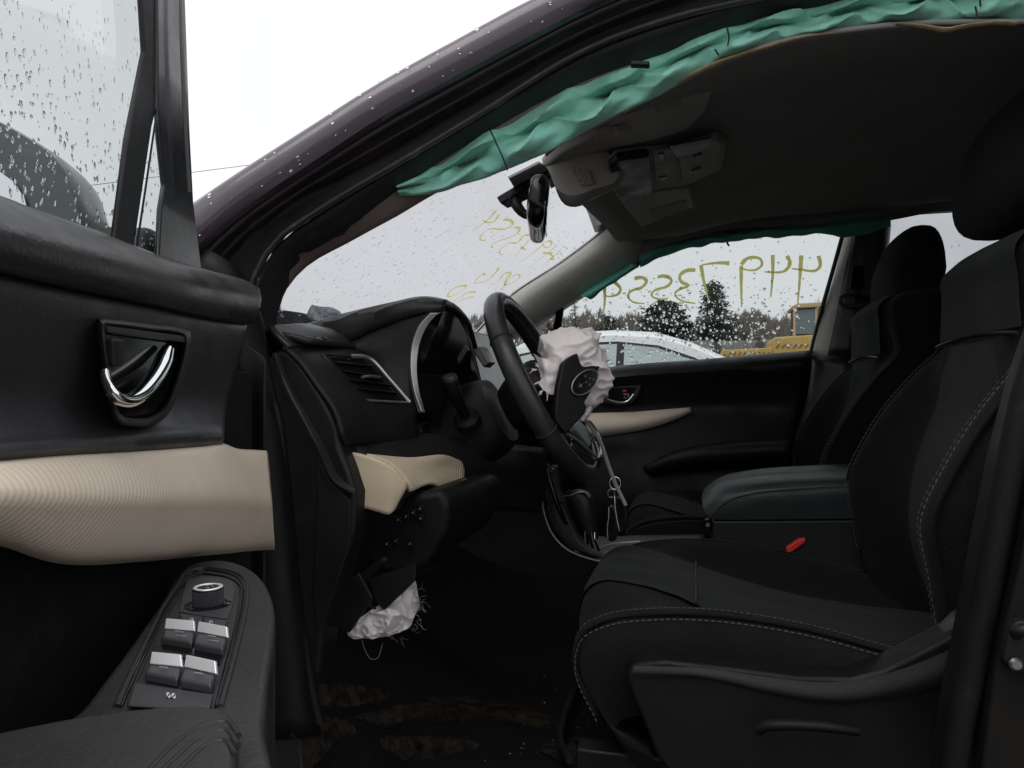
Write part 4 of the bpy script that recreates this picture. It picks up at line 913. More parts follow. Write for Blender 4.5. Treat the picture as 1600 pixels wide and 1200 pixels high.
spoke(R(-84), R(-90), .04, M_BLACK, 'spoke'); spoke(R(84), R(90), .04, M_BLACK, 'spoke')
spoke(R(166), R(160), .045, M_BLACK, 'spoke', w0=.022, w1=.020); spoke(R(-166), R(-160), .045, M_BLACK, 'spoke', w0=.022, w1=.020)
# silver lower spoke trim
def on_w(px, py, ax=.018): return PP(px, py, WC + WNn * ax, WNn)
for nm, pts, r_ in (('spoke_trim', [(899, 657), (912, 668), (930, 690), (935, 716), (925, 708), (905, 690), (886, 678)], .0022), ('spoke_trim', [(905, 658), (925, 662), (936, 680), (939, 712)], .0022)):
    tube(nm, [on_w(x, y, .02) for x, y in pts], r_, M_SILVER, stw, N=26, seg=8)
prism('spoke_switch', [on_w(x, y, .012) for x, y in ((896, 660), (908, 670), (917, 697), (914, 702), (890, 676), (886, 668))], WNn * .01, mat('grey_green_plastic', (.12, .14, .135), .4), stw, .003)
prism('spoke_cover', [on_w(x, y, .008) for x, y in ((886, 682), (925, 712), (936, 722), (930, 735), (912, 728), (884, 700))], WNn * .008, M_GLOSS, stw, .003)
# torn module cover with the emblem
fn = Vector((.62, -.76, .12)).normalized(); f0 = P(905, 600, -.495)
fl_ = lambda x, y, l=0: PP(x, y, f0, fn) + fn * l
cov = prism('airbag_cover', [fl_(x, y) for x, y in ((903, 551), (907, 565), (912, 573), (926, 571), (940, 572), (935, 578), (935, 585), (930, 602), (921, 617), (914, 628), (917, 636), (915, 645), (900, 662), (885, 678), (870, 660), (868, 640), (872, 605), (876, 585), (880, 567), (890, 558))], fn * -.014, M_DEEP, stw, .005, 4)
c0, ca_, cb_ = fl_(912, 598), (fl_(925, 580) - fl_(912, 598)), None
ex = (fl_(931, 583) - fl_(893, 613)); A_ = ex.length / 2; ex.normalize(); ey = fn.cross(ex)
c0 = (fl_(931, 583) + fl_(893, 613)) / 2 + fn * .002
oval = [c0 + ex * (A_ * math.cos(a)) + ey * (A_ * .56 * math.sin(a)) for a in [2 * math.pi * k / 48 for k in range(48)]]
prism('emblem_plate', oval, fn * .002, M_GLOSS, stw, .0006)
tube('emblem_ring', [p + fn * .002 for p in oval], .0014, M_SILVERD, stw, closed=True, seg=8)
for (u, v_, s) in ((-.38, .05, .24), (.22, .48, .13), (.05, -.05, .12), (.38, .05, .12), (.15, -.45, .12), (.55, -.3, .12)):
    cc = c0 + ex * (A_ * u) + ey * (A_ * .56 * v_) + fn * .002
    prism('emblem_star', [cc + (ex * math.cos(k * math.pi / 4) + ey * .8 * math.sin(k * math.pi / 4)) * (A_ * s * (1 if k % 2 == 0 else .22)) for k in range(8)], fn * .0012, M_SILVERD, stw, 0)
# the burst driver airbag
ctr = P(888, 568, -.40); ab = bmesh.new(); bmesh.ops.create_icosphere(ab, subdivisions=6, radius=1)
ctl = [  # (px, py, depth) silhouettes that the bag is pulled out to
]
for v_ in ab.verts:
    d_ = v_.co.normalized(); s_ = d_.dot(rgt); u_ = d_.dot(upv); f_ = d_.dot(fwd)
    a = math.atan2(u_, s_)
    # outline radius in pixels around (888, 568) by angle
    tab = [(-180, 38), (-150, 62), (-125, 66), (-105, 45), (-90, 58), (-75, 74), (-60, 82), (-40, 74), (-20, 66), (0, 60), (25, 64), (45, 70), (60, 66), (80, 58), (100, 57), (120, 60), (140, 62), (160, 50), (180, 38)]
    deg = math.degrees(a); rr = 50
    for (a0, r0), (a1, r1) in zip(tab, tab[1:]):
        if a0 <= deg <= a1: rr = r0 + (r1 - r0) * (deg - a0) / (a1 - a0); break
    rr = rr * 1.14 / F
    p = Vector((s_ * rr, u_ * rr, f_ * .075))
    # hollow towards the viewer where the black cover sits
    hol = .35 * math.exp(-(((s_ - .25) / .42) ** 2 + ((u_ + .35) / .5) ** 2)) * max(0, -f_)
    q = ctr + rgt * p.x + upv * p.y + fwd * (p.z + .06 * hol)
    nn_ = (rgt * s_ + upv * u_ + fwd * f_).normalized()
    sw2 = Vector((s_ * rr * 10 + u_ * rr * 8, u_ * rr * 20 - s_ * rr * 9, f_ * 1.0)) + Vector((.35, .2, 0)) * noise.noise(q * 12)   # folds run across the bag
    w1_ = noise.noise(sw2 * .8 + Vector((3, 1, 2))); w2_ = (1 - abs(noise.noise(sw2 * 1.1 + Vector((7, 3, 5))))) ** 5 + .45 * (1 - abs(noise.noise(sw2 * 2.3 + Vector((1, 3, 8))))) ** 8; w3_ = noise.noise(q * 70)
    q += nn_ * (.013 * w1_ + .012 * (w2_ - .45) + .0006 * w3_)
    v_.co = q
me = bpy.data.meshes.new('driver_airbag'); ab.to_mesh(me); ab.free()
bag = link('driver_airbag', me, M_NYLON, stw, True, None)
lab(bag, 'burst off-white driver airbag bunched on the wheel')
# ragged torn lobe of the bag
def tj(p, u, v): return p + Vector((.2, -1, .1)) * (.008 * noise.noise(p * 30) + .005 * noise.noise(p * 75))
grid('torn_lobe', [PL([(833, 552, -.47), (842, 570, -.475), (848, 590, -.48), (840, 598, -.48)]), PL([(850, 560, -.49), (856, 580, -.492), (858, 595, -.492), (850, 610, -.49)]), PL([(872, 560, -.49), (872, 578, -.492), (868, 598, -.492), (862, 617, -.488)]), PL([(886, 558, -.475), (880, 580, -.478), (874, 600, -.48), (873, 612, -.478)])], M_NYLON, stw, N=30, M=26, jig=tj, angle=60)
rnd = random.Random(9); thr = []
for (x, y, a0) in [(836, 578, 3.1), (838, 600, 2.6), (846, 612, 2.0), (856, 616, 1.6), (866, 616, 1.3), (874, 612, .8), (876, 588, .2), (842, 572, 3.3)] * 3:
    pts = [P(x + rnd.uniform(-3, 3), y + rnd.uniform(-3, 3), -.488)]; a = a0 + rnd.uniform(-.6, .6); l_ = rnd.uniform(4, 11)
    for s in (1, 2, 3): pts.append(P(x + l_ * s / 3 * math.cos(a), y + l_ * s / 3 * math.sin(a) + rnd.uniform(-1.5, 1.5), -.492))
    thr.append(tubedata(crom(pts, 8), [.0012 - .0001 * k for k in range(8)], 4))
multi('frayed_threads', thr, M_NYLON, stw)['kind'] = 'stuff'
grid('lower_tail', [PL([(915, 628, -.40), (912, 642, -.41), (905, 656, -.42)]), PL([(924, 632, -.41), (918, 645, -.425), (909, 658, -.43)]), PL([(926, 640, -.40), (920, 650, -.41), (912, 660, -.42)])], M_NYLON, stw, N=14, M=10, jig=lambda p, u, v: p + Vector((0, 0, .003 * noise.noise(p * 60))), solid=.002)

# ================================================================== driver door, swung open
AL = R(70); DS = Vector((math.cos(AL), -math.sin(AL), 0)); DN = Vector((math.sin(AL), math.cos(AL), 0)); DH = Vector((-.495, -.85, 0))
def D(px, py, n=0): return PP(px, py, DH + DN * n, DN)
def DL(pts, n=None): return [D(*p) if len(p) == 3 else D(p[0], p[1], n) for p in pts]
def dw(s, n, z): return DH + DS * s + DN * n + Vector((0, 0, z))
dd = part('driver_door', car, 'open driver door with chrome handle, beige panel and window switches')
# belt roll
roll = [DL([(-70, 296), (0, 312), (43, 328), (180, 372), (243, 400), (317, 424), (386, 443), (400, 452)], -.03),
        DL([(-70, 290), (0, 308), (43, 325), (180, 373), (243, 398), (317, 421), (386, 440), (404, 450)], 0),
        DL([(-70, 315), (0, 328), (43, 342), (180, 387), (243, 410), (317, 431), (386, 450), (406, 458)], .028),
        DL([(-70, 350), (0, 368), (60, 385), (180, 422), (243, 440), (317, 458), (386, 473), (407, 476)], .040),
        DL([(-70, 395), (0, 412), (73, 430), (158, 449), (241, 467), (304, 482), (380, 495), (401, 492)], .038),
        DL([(-70, 412), (0, 426), (73, 443), (158, 462), (241, 480), (304, 495), (380, 507), (396, 503)], .024)]
lab(grid('belt_pad', roll, M_DOORBLK, dd, N=40, M=26, solid=.0015, off=0), 'charcoal padded roll along the door window sill')
# upper panel with the handle
upn = [DL([(-70, 410), (0, 424), (73, 441), (158, 460), (241, 478), (304, 493), (385, 506)], .024),
       DL([(-70, 425), (0, 438), (73, 455), (158, 473), (241, 489), (304, 502), (384, 515)], .031),
       DL([(-70, 520), (0, 525), (73, 530), (158, 540), (241, 550), (304, 556), (374, 560)], .028),
       DL([(-70, 630), (0, 625), (73, 622), (158, 622), (241, 620), (304, 622), (354, 626)], .022),
       DL([(-70, 690), (0, 680), (73, 674), (158, 668), (241, 660), (304, 660), (350, 664)], .030),
       DL([(-70, 712), (0, 704), (73, 698), (158, 694), (241, 688), (304, 684), (349, 684)], .040),
       DL([(-70, 728), (0, 720), (95, 712), (158, 709), (241, 703), (317, 697), (347, 693)], .036)]
lab(grid('upper_panel', upn, M_GREYBLK, dd, N=40, M=30, solid=.0015, off=0), 'slate grey upper door panel around the handle')
# front end of the door shell
prism('door_shell', [dw(.0, -.02, .47), dw(.0, -.02, 1.08), dw(.03, -.02, 1.135), dw(1.12, -.02, 1.13), dw(1.14, -.02, .47)], -DN * .10, M_PAINT, dd, .012)
grid('door_end', [[dw(.0, -.018, z) for z in (.48, .7, .9, 1.09)], [dw(.006, .010, z) for z in (.48, .7, .9, 1.07)], [dw(.03, .02, z) for z in (.48, .7, .9, 1.06)]], M_BLACK, dd, N=10, M=8, solid=.004)
prism('lower_card', [dw(.05, .004, .50), dw(.05, .004, 1.05), dw(1.1, .004, 1.05), dw(1.1, .004, .50)], DN * .008, mat('black_door_carpet', (.008, .0085, .0095), .9, bump=(400, .6, .002), var=(40, (.014, .014, .014), .5, .7), spec=.15), dd, .003)
# beige panel
bg_ = [DL([(-80, 726), (0, 720), (95, 712), (222, 705), (317, 697), (347, 694), (370, 702), (400, 704), (416, 705)], .034),
       DL([(-80, 738), (0, 732), (95, 724), (222, 716), (317, 709), (347, 706), (372, 712), (400, 714), (418, 715)], .044),
       DL([(-80, 790), (0, 776), (95, 778), (222, 778), (317, 776), (350, 776), (374, 777), (402, 780), (424, 783)], .056),
       DL([(-80, 806), (0, 796), (95, 800), (222, 799), (317, 796), (350, 796), (376, 796), (404, 799), (425, 801)], .054),
       DL([(-80, 822), (0, 835), (95, 862), (222, 861), (317, 853), (352, 850), (380, 847), (406, 846), (428, 846)], .044),
       DL([(-80, 832), (0, 850), (95, 879), (222, 876), (317, 867), (352, 864), (380, 861), (406, 859), (429, 858)], .028)]
lab(grid('beige_panel', bg_, M_BEIGE, dd, N=50, M=34, solid=.0015, off=0), 'beige ribbed panel across the driver door')
# handle: moulded surround, dark well, chrome lever
hb = [(157, 502), (170, 501), (230, 508), (285, 516), (294, 522), (295, 532), (288, 570), (277, 605), (262, 640), (248, 655), (228, 664), (205, 664), (187, 660), (178, 650), (172, 620)]
hc = (228, 580)
def hring(f, n, dy=0): return DL([(hc[0] + (x - hc[0]) * f, hc[1] + (y - hc[1]) * f + dy) for x, y in hb], n)
loft('handle_surround', [hring(1.10, .020), hring(1.05, .034), hring(1.0, .0405), hring(.95, .042), hring(.90, .040), hring(.87, .034), hring(.86, .028)], M_GREYBLK, dd, N=70, cap=False, angle=60)
prism('handle_well', DL([(161, 512), (286, 526), (277, 572), (262, 615), (242, 645), (210, 652), (183, 648), (176, 610)], .0352), DN * -.002, M_GLOSS, dd, .001)
lever = DL([(163, 582, .040), (167, 600, .043), (178, 616, .048), (196, 624, .050), (216, 618, .050), (236, 598, .048), (252, 572, .044), (262, 545, .040)])
tube('handle_lever', lever, [.0022, .0024, .0028, .0032, .0034, .0036, .0036, .0026], M_CHROME, dd, N=40, seg=14, flat=1.5)
grid('lever_face', [DL([(166, 598, .040), (175, 616, .044), (196, 627, .046), (220, 620, .046), (244, 594, .043)]), DL([(170, 612, .041), (179, 626, .043), (198, 633, .044), (222, 625, .044), (240, 606, .041)])], M_CHROME, dd, N=20, M=5, solid=.004)
prism('lock_tab', DL([(160, 528), (178, 530), (177, 572), (162, 573)], .038), DN * .006, M_BLACK, dd, .002)
prism('well_shelf', DL([(158, 508), (286, 525), (283, 536), (160, 520)], .038), DN * .003, M_DOORBLK, dd, .001)
# armrest with the switch panel
ZA = .905
A = lambda px, py, z=0: PZ(px, py, ZA + z)
hz_out = [(290, 884), (312, 877), (340, 874), (372, 879), (400, 893), (420, 918), (430, 955), (428, 1000), (420, 1060), (414, 1130), (410, 1240), (200, 1240), (60, 1150), (113, 1117), (160, 1062), (205, 1003), (250, 940)]
lab(prism('armrest_housing', [A(x, y) for x, y in hz_out], (0, 0, -.11), M_GREYBLK, dd, .009, 5, n=90), 'dark grey armrest housing around the switches')
bez = [(184, 1104), (207, 1053), (234, 997), (259, 947), (280, 916), (297, 897), (315, 891), (340, 893), (360, 897), (374, 904), (382, 918), (382, 940), (376, 974), (357, 1047), (341, 1104)]
tube('panel_groove', [A(x, y, .0002) for x, y in bez], .0010, M_GLOSS, dd, N=80, seg=8)
tube('panel_bead', [A(x + (-3.2 if x < 300 else 3.5), y - (3.5 if y < 905 else 0), .0002) for x, y in bez], .0013, M_GREYBLK, dd, N=80, seg=8)
tube('panel_groove', [A(x + (4.5 if x < 300 else -4.5), y + (5 if y < 905 else 0), .0006) for x, y in bez], .0007, M_GLOSS, dd, N=80, seg=8)
cpn = [(198, 1100), (218, 1056), (243, 1000), (267, 952), (288, 922), (303, 904), (318, 899), (340, 900), (356, 903), (368, 909), (374, 920), (373, 940), (368, 972), (349, 1046), (335, 1104)]
prism('switch_panel', [A(x, y, .0012) for x, y in cpn], (0, 0, -.003), mat('switch_panel_plastic', (.028, .029, .033), .42, bump=(900, .15, .0003)), dd, .0008)
def key(name, quad, h0, h1, m_, bev=.0012): return prism(name, [A(x, y, h0 + h1) for x, y in quad], (0, 0, -h1), m_, dd, bev, 3)
M_KEY = mat('switch_key_plastic', (.05, .051, .058), .38, fine=(800, .15, .0003))
# mirror knob
key('knob_panel', [(292, 906), (312, 901), (344, 903), (364, 910), (368, 922), (362, 950), (355, 966), (318, 962), (280, 955), (286, 925)], .0012, .0008, M_KEY, .0006)
kc = A(325, 945, .002)
disc_stack('knob_ring', kc, (0, 0, 1), [(.0125, 0), (.0125, .0006), (.0105, .001), (.0098, .0004)], M_GLOSS, dd, seg=48)
disc_stack('mirror_knob', kc, (0, 0, 1), [(.0082, 0), (.0082, .0092), (.0078, .0100), (.0056, .0101)], M_BLACK, dd, seg=40)
tube('knob_band', [kc + Vector((.0070 * math.cos(a), .0070 * math.sin(a), .0102)) for a in [2 * math.pi * k / 40 for k in range(40)]], .0011, mat('skylit_switch_silver', (.90, .90, .93), .38, .55), dd, closed=True, seg=8, flat=.5)
rb = []
for k in range(60):
    a = 2 * math.pi * k / 60; c_, s_ = math.cos(a), math.sin(a); rb.append(tubedata([kc + Vector((.0083 * c_, .0083 * s_, .0008)), kc + Vector((.0083 * c_, .0083 * s_, .0090))], .0003, 4))
multi('knob_ribs', rb, M_KEY, dd)
mk = [tubedata([kc + Vector((x0 * .001, y0 * .001, .0104)), kc + Vector((x1 * .001, y1 * .001, .0104))], .00022, 4) for x0, y0, x1, y1 in ((-3, 1, -1.6, 2.4), (-3, 1, -1.8, .6), (-.5, 2.8, .8, 2.6), (1.6, 1.8, 2.4, .6), (2.4, .6, 3, 1.4), (.4, -1.8, 1.6, -1.2), (.6, -2.6, 1.8, -2.0), (1.8, -2, 1.6, -1.2))]
multi('knob_marks', mk, M_GREYINK, dd)
# lock buttons
key('lock_button', [(280, 957), (317, 963), (314, 981), (285, 976)], .0012, .0016, M_KEY); key('lock_button', [(318.5, 963), (355, 969), (349, 985), (315.5, 981)], .0012, .0016, M_KEY)
def padlock(cx, cy, open_):
    q = [A(cx - 3, cy + 4, .003), A(cx + 3, cy + 5, .003), A(cx + 3.6, cy, .003), A(cx - 2.4, cy - 1, .003)]
    prism('lock_symbol', q, (0, 0, .0002), M_WHITEINK, dd, 0)
    o_ = 2.2 if open_ else 0
    tube('lock_symbol', [A(cx - 1.6 + o_, cy - 1, .0032), A(cx - 1.2 + o_, cy - 4, .0032), A(cx + .6 + o_, cy - 5, .0032), A(cx + 2.2 + o_, cy - 3.4, .0032), A(cx + 2.4 + o_, cy - (2.4 if open_ else 0), .0032)], .0003, M_WHITEINK, dd, N=10, seg=5)
padlock(299, 971, False); padlock(327, 975, True)
# window switches: dark rocker with a bright upper edge
def wswitch(q, capq, text):
    key('window_switch', q, .0012, .0045, M_KEY, .0014)
    b0, b1 = A(*capq[0], .0062), A(*capq[1], .0062)                  # sloping bright finger edge, tipped back towards the seat
    for q0, q1 in (((b0, b1)),):
        aw = ((q0 + q1) / 2 - CAM); aw.z = 0; aw.normalize(); upw = aw * .0044 + Vector((0, 0, .0040)); nf = (q1 - q0).cross(upw).normalized()
        if nf.z < 0: nf = -nf
        ex_ = (q1 - q0).normalized()
        prism('switch_cap', [q0 - ex_ * .0002, q1 + ex_ * .0002, q1 + upw - ex_ * .0004, q0 + upw + ex_ * .0008], nf * -.0016, mat('skylit_switch_silver', (.90, .90, .93), .38, .55), dd, .0004, 3)  # whitened silver: the sky's reflection is put into the colour
    (x0, y0), (x1, y1) = text
    tube('switch_mark', [A(x0, y0, .0064), A(x1, y1, .0064)], .0003, M_GREYINK, dd, N=3, seg=5)
wswitch([(256, 980), (305, 985), (300, 1003), (252, 995)], [(257, 982), (304, 986)], ((273, 986), (286, 987.5)))
wswitch([(308, 986), (355, 995), (349, 1013), (303, 1004)], [(308, 987), (355, 996)], ((325, 993), (337, 995)))
wswitch([(233, 1035), (284, 1041), (278, 1060), (226, 1050)], [(234, 1037), (284, 1042)], ((249, 1042), (262, 1043.5)))
wswitch([(288, 1041), (338, 1052), (330, 1070), (281, 1061)], [(288, 1042), (337, 1053)], ((304, 1051), (317, 1053)))
prism('switch_trough', [A(x, y, .0016) for x, y in ((243, 1008), (300, 1012), (350, 1022), (344, 1040), (290, 1030), (238, 1024))], (0, 0, .0006), M_GLOSS, dd, .0003)
def lettering(name, s, o_, ux, uy, size, m_):
    c_ = bpy.data.curves.new(name, 'FONT'); c_.body = s; c_.size = size; c_.extrude = .0001
    t = bpy.data.objects.new(name, c_); COL.objects.link(t); bpy.context.view_layer.update()
    me_ = bpy.data.meshes.new_from_object(t); bpy.data.objects.remove(t); t = bpy.data.objects.new(name, me_); COL.objects.link(t); t.parent = dd; me_.materials.clear(); me_.materials.append(m_)
    ux = ux.normalized(); un = ux.cross(uy).normalized(); uy = un.cross(ux)
    t.matrix_basis = Matrix(((ux.x, uy.x, un.x, o_.x), (ux.y, uy.y, un.y, o_.y), (ux.z, uy.z, un.z, o_.z), (0, 0, 0, 1)))
    return t
for (x0, y0), (x1, y1) in (((272, 993), (287, 995)), ((324, 1000.5), (338, 1003))):
    o_ = A(x0, y0, .0060); ux = A(x1, y1, .0060) - o_; lettering('auto_lettering', 'AUTO', o_, ux, Vector((-ux.y, ux.x, 0)), ux.length * .40, M_GREYINK)
key('window_lock_switch', [(210, 1066), (333, 1084), (327, 1108), (200, 1100)], .0012, .0014, M_KEY, .0012)
for k in range(2):
    x, y = 263 + k * 8, 1086 + k * 1.2
    prism('window_lock_symbol', [A(x - 3, y + 4, .0028), A(x + 3.2, y + 4.6, .0028), A(x + 3.6, y - 3, .0028), A(x - 2.6, y - 3.6, .0028)], (0, 0, .0002), M_WHITEINK, dd, 0)
    tube('window_lock_symbol', [A(x - 3, y + 4, .0031), A(x + 3, y - 3, .0031)], .0003, M_BLACK, dd, N=3, seg=4)
# pull pad at the rear of the switches
pad = [(-160, 1185), (-40, 1150), (60, 1128), (140, 1114), (238, 1102), (300, 1098), (345, 1103), (366, 1116), (373, 1142), (370, 1200), (362, 1290), (-160, 1290)]
lab(prism('pull_pad', [PZ(x, y, ZA + .010) for x, y in pad], (0, 0, -.06), M_GREYBLK, dd, .012, 6, n=80), 'padded door pull behind the window switches')
for k, pts in enumerate(([(372, 1150), (352, 1128), (310, 1140), (262, 1175), (225, 1215)], [(371, 1165), (350, 1142), (316, 1153), (275, 1186), (240, 1222)], [(368, 1180), (348, 1158), (322, 1167), (290, 1196), (258, 1228)])):
    tube('pad_fold', [PZ(x, y, ZA + .0094) for x, y in pts], .0012, M_DOORBLK, dd, N=24, seg=8)
# window frame bars, glass, small front pane
M_FRAME = mat('frame_blue_black', (.012, .0125, .018), .35, coat=.3, var=(30, (.02, .02, .025), .5, .7))
lab(prism('window_divider', DL([(222, -60), (222, 0), (227, 80), (200, 217), (180, 373), (178, 425), (209, 425), (211, 383), (238, 200), (246, 167), (251, -60)], .004), DN * -.004, M_RUBBER, dd, .004), 'black bar between the door window and the small front pane')
prism('window_frame', DL([(246, -60), (247, 167), (250, 217), (258, 290), (252, 327), (249, 390), (249, 440), (318, 440), (313, 400), (303, 317), (297, 200), (290, 0), (289, -60)], .006), DN * -.004, M_FRAME, dd, .006)
tube('frame_bead', DL([(283, -60), (284, 60), (287, 140), (291, 220), (296, 300)], .012), .0016, mat('frame_bead_grey', (.2, .2, .2), .3, .5), dd, N=20, seg=6)
tube('divider_edge', DL([(247, 160), (228, 290), (214, 384)], .005), .0008, mat('edge_blue', (.015, .015, .04), .3), dd, N=12, seg=6)
gpl = -.006
o = prism('window_glass', DL([(-160, -80), (226, -80), (230, 80), (206, 217), (190, 373), (190, 420), (-160, 330)], gpl), DN * -.004, M_GLASSD, dd, 0); lab(o, 'rain beaded driver door window')
rnd = random.Random(41); sp = []
while len(sp) < 420:
    px, py = rnd.uniform(-20, 224), rnd.uniform(-10, 385)
    if px > 227 - (py / 373) * 42 or py > 300 + px * .4: continue
    if rnd.random() > (.35 + .65 * (py / 380)): continue
    sp.append((D(px, py, gpl - .0045), -DN, Vector((0, 0, -1)), rnd.choice((.0006, .0007, .0009, .0012, .0015))))
for k in range(160):                      # beads along the divider seal
    t = rnd.random(); y = 80 + t * 295; x = 227 - (y - 80) * .158 - rnd.uniform(0, 5); sp.append((D(x, y, gpl - .0045), -DN, Vector((0, 0, -1)), rnd.uniform(.0008, .0018)))
drops('raindrops', sp, M_WATER, o, 7, 1.9, .28)
o2 = prism('front_pane', DL([(243, 180), (254, 217), (266, 290), (262, 330), (258, 400), (208, 400)], gpl), DN * -.004, M_GLASSD, dd, 0)
sp = [(D(rnd.uniform(222, 252), rnd.uniform(240, 385), gpl - .0045), -DN, Vector((0, 0, -1)), rnd.uniform(.0007, .0014)) for k in range(40)]
drops('raindrops', sp, M_WATER, o2, 9)
# door mirror outside the glass
dm = part('door_mirror', car, 'dark door mirror seen through the rainy door window')
MP = DH + DS * .20
mp_ = lambda px, py, s=0: PP(px, py, MP + DS * s, DS)
hsg = [mp_(x, y) for x, y in ((-190, 150), (-80, 160), (0, 190), (40, 212), (80, 238), (108, 270), (121, 310), (134, 352), (138, 400), (60, 430), (-190, 420))]
loft('mirror_housing', [[p.lerp(sum(hsg, Vector()) / 11, f) - DS * d_ for p in hsg] for d_, f in ((-.004, .03), (.0, .0), (.03, .01), (.06, .08), (.085, .25), (.095, .5))], mat('mirror_housing_plastic', (.10, .115, .115), .35, bump=(9, .2, .01), coat=.3), dm, N=44, M=14)
prism('mirror_glass', [mp_(x, y, .006) for x, y in ((-170, 235), (-60, 250), (0, 268), (22, 284), (40, 310), (48, 345), (50, 400), (-170, 400))], DS * .002, M_CHROME, dm, 0)
prism('mirror_arm', [dw(.10, -.03, 1.12), dw(.24, -.03, 1.12), dw(.22, -.03, 1.17), dw(.12, -.03, 1.17)], -DN * .12, M_BLACK, dm, .008)

# ================================================================== seats
def interp(tab, z):
    for (a, va), (b, vb) in zip(tab, tab[1:]):
        if z <= b: return va + (vb - va) * max(0, (z - a)) / (b - a)
    return tab[-1][1]
CREST = [(.62, .315), (.70, .298), (.76, .284), (.87, .270), (.95, .302), (1.02, .345), (1.115, .425), (1.17, .420), (1.215, .413), (1.245, .435), (1.26, .48)]
CENT = [(.62, .40), (.70, .365), (.80, .345), (.90, .350), (1.0, .385), (1.1, .402), (1.18, .402), (1.215, .400), (1.245, .422), (1.26, .47)]
HW = [(.62, .225), (.75, .245), (.9, .25), (1.02, .245), (1.1, .230), (1.15, .215), (1.215, .205), (1.245, .18), (1.26, .14)]
ZS = [.62, .68, .74, .80, .87, .94, 1.0, 1.06, 1.115, 1.15, 1.19, 1.225, 1.25, 1.26]
def seat(c, label, dx=0, hz0=1.262, hz1=1.465, hx=.40):
    st_ = part('driver_seat' if c < 0 else 'passenger_seat', car, label)
    # cushion
    cen = [(-.08, .56), (-.15, .62), (-.172, .68), (-.165, .725), (-.135, .747), (-.06, .738), (.03, .710), (.12, .688), (.25, .668), (.40, .66)]
    cre = [(-.06, .55), (-.13, .60), (-.157, .66), (-.150, .705), (-.12, .725), (-.05, .739), (.03, .742), (.13, .733), (.25, .708), (.38, .68)]
    gro = [(-.07, .555), (-.14, .61), (-.166, .67), (-.158, .715), (-.128, .738), (-.055, .728), (.03, .700), (.12, .676), (.25, .655), (.40, .65)]
    sid = [(-.05, .55), (-.11, .59), (-.135, .64), (-.128, .68), (-.10, .700), (-.04, .712), (.03, .715), (.13, .706), (.25, .682), (.37, .66)]
    low = [(-.04, .52), (-.08, .54), (-.10, .57), (-.10, .59), (-.08, .60), (-.03, .60), (.03, .60), (.13, .60), (.25, .60), (.36, .60)]
    mk_ = lambda t, dy: [Vector((x + dx, c + dy, z)) for x, z in t]
    rails = [mk_(low, -.245), mk_(sid, -.258), mk_(cre, -.232), mk_([(x, z - .006) for x, z in cre], -.205), mk_(gro, -.155), mk_(cen, -.08), mk_(cen, 0), mk_(cen, .08), mk_(gro, .155), mk_([(x, z - .006) for x, z in cre], .205), mk_(cre, .232), mk_(sid, .258), mk_(low, .245)]
    def wr(p, u, v):
        return p + Vector((0, 0, .0025 * noise.noise(Vector((p.x * 14, p.y * 20, p.z * 9 + c))) + .0012 * noise.noise(p * 60)))
    cu = grid('cushion', rails, M_FABRIC, st_, N=60, M=70, jig=wr)
    # cushion centre in the greener cloth, a few millimetres proud
    cc = [mk_([(x, z + .004) for x, z in cen], d_) for d_ in (-.125, -.06, 0, .06, .125)]
    for r in (cc[0], cc[-1]):
        for p in r: p.z -= .004
    grid('cushion_centre', [r[1:] for r in cc], M_FABRIC2, st_, N=50, M=22, jig=wr)
    def cush(x, dy, lift=.0025):
        tab = cre
        for (x0, z0), (x1, z1) in zip(tab[4:], tab[5:]):
            if x <= x1: return Vector((x + dx, c + dy, z0 + (z1 - z0) * (x - x0) / (x1 - x0) + lift))
        return Vector((x + dx, c + dy, tab[-1][1] + lift))
    for s in (-1, 1):
        nose = [Vector((x + dx, c + s * .236, z + .001)) for x, z in cre[1:4]]; nose[0].x -= .002; nose[1].x -= .003; nose[2].x -= .003
        pth = nose + [cush(x, s * .233, .0022) for x in (-.12, -.05, .03, .13, .22, .30)]
        pth2 = [p + Vector((.004, s * .017, -.010)) for p in pth]
        tube('piping', [a.lerp(b, .5) + Vector((0, s * .002, .001)) for a, b in zip(pth, pth2)], .0028, M_FABRIC, st_, N=50, seg=8)
        for q, m_ in ((pth, M_THREADD), (pth2, M_THREAD)): multi('stitching', dashes(q, .0046, .0034, .0006), m_, st_)
        arc = [Vector((.0 + dx, c + s * .175, .722)), Vector((.08 + dx, c + s * .165, .709)), Vector((.16 + dx, c + s * .150, .686)), Vector((.21 + dx, c + s * .125, .668))]
    tube('seam', [Vector((.0 + dx, c + d_, .7235)) for d_ in (-.13, -.06, 0, .06, .13)], .002, M_RUBBER, st_, N=14, seg=6)
    # backrest
    X = lambda t, z: interp(t, z) + dx
    rails = []
    for kind, dy, ox in (('b', .60, .17), ('s', .92, .12), ('s', 1.03, .06), ('c', .97, .008), ('c', .86, .004), ('m', .68, .0), ('n', .56, .0), ('n', .3, .0), ('n', 0, 0), ('n', -.3, 0), ('n', -.56, 0), ('m', -.68, 0), ('c', -.86, .004), ('c', -.97, .008), ('s', -1.03, .06), ('s', -.92, .12), ('b', -.60, .17)):
        r = []
        for z in ZS:
            w_ = interp(HW, z)
            x = {'b': X(CENT, z) + ox, 's': X(CREST, z) + ox, 'c': X(CREST, z) + ox, 'm': (X(CREST, z) * .35 + X(CENT, z) * .65) + .006, 'n': X(CENT, z)}[kind]
            r.append(Vector((x, c - dy * w_, z)))
        rails.append(r)
    grid('backrest', rails, M_FABRIC, st_, N=64, M=80, jig=lambda p, u, v: p + Vector((1, 0, 0)) * (.002 * noise.noise(Vector((p.x * 9, p.y * 18, p.z * 14 + c)))))
    pn = []
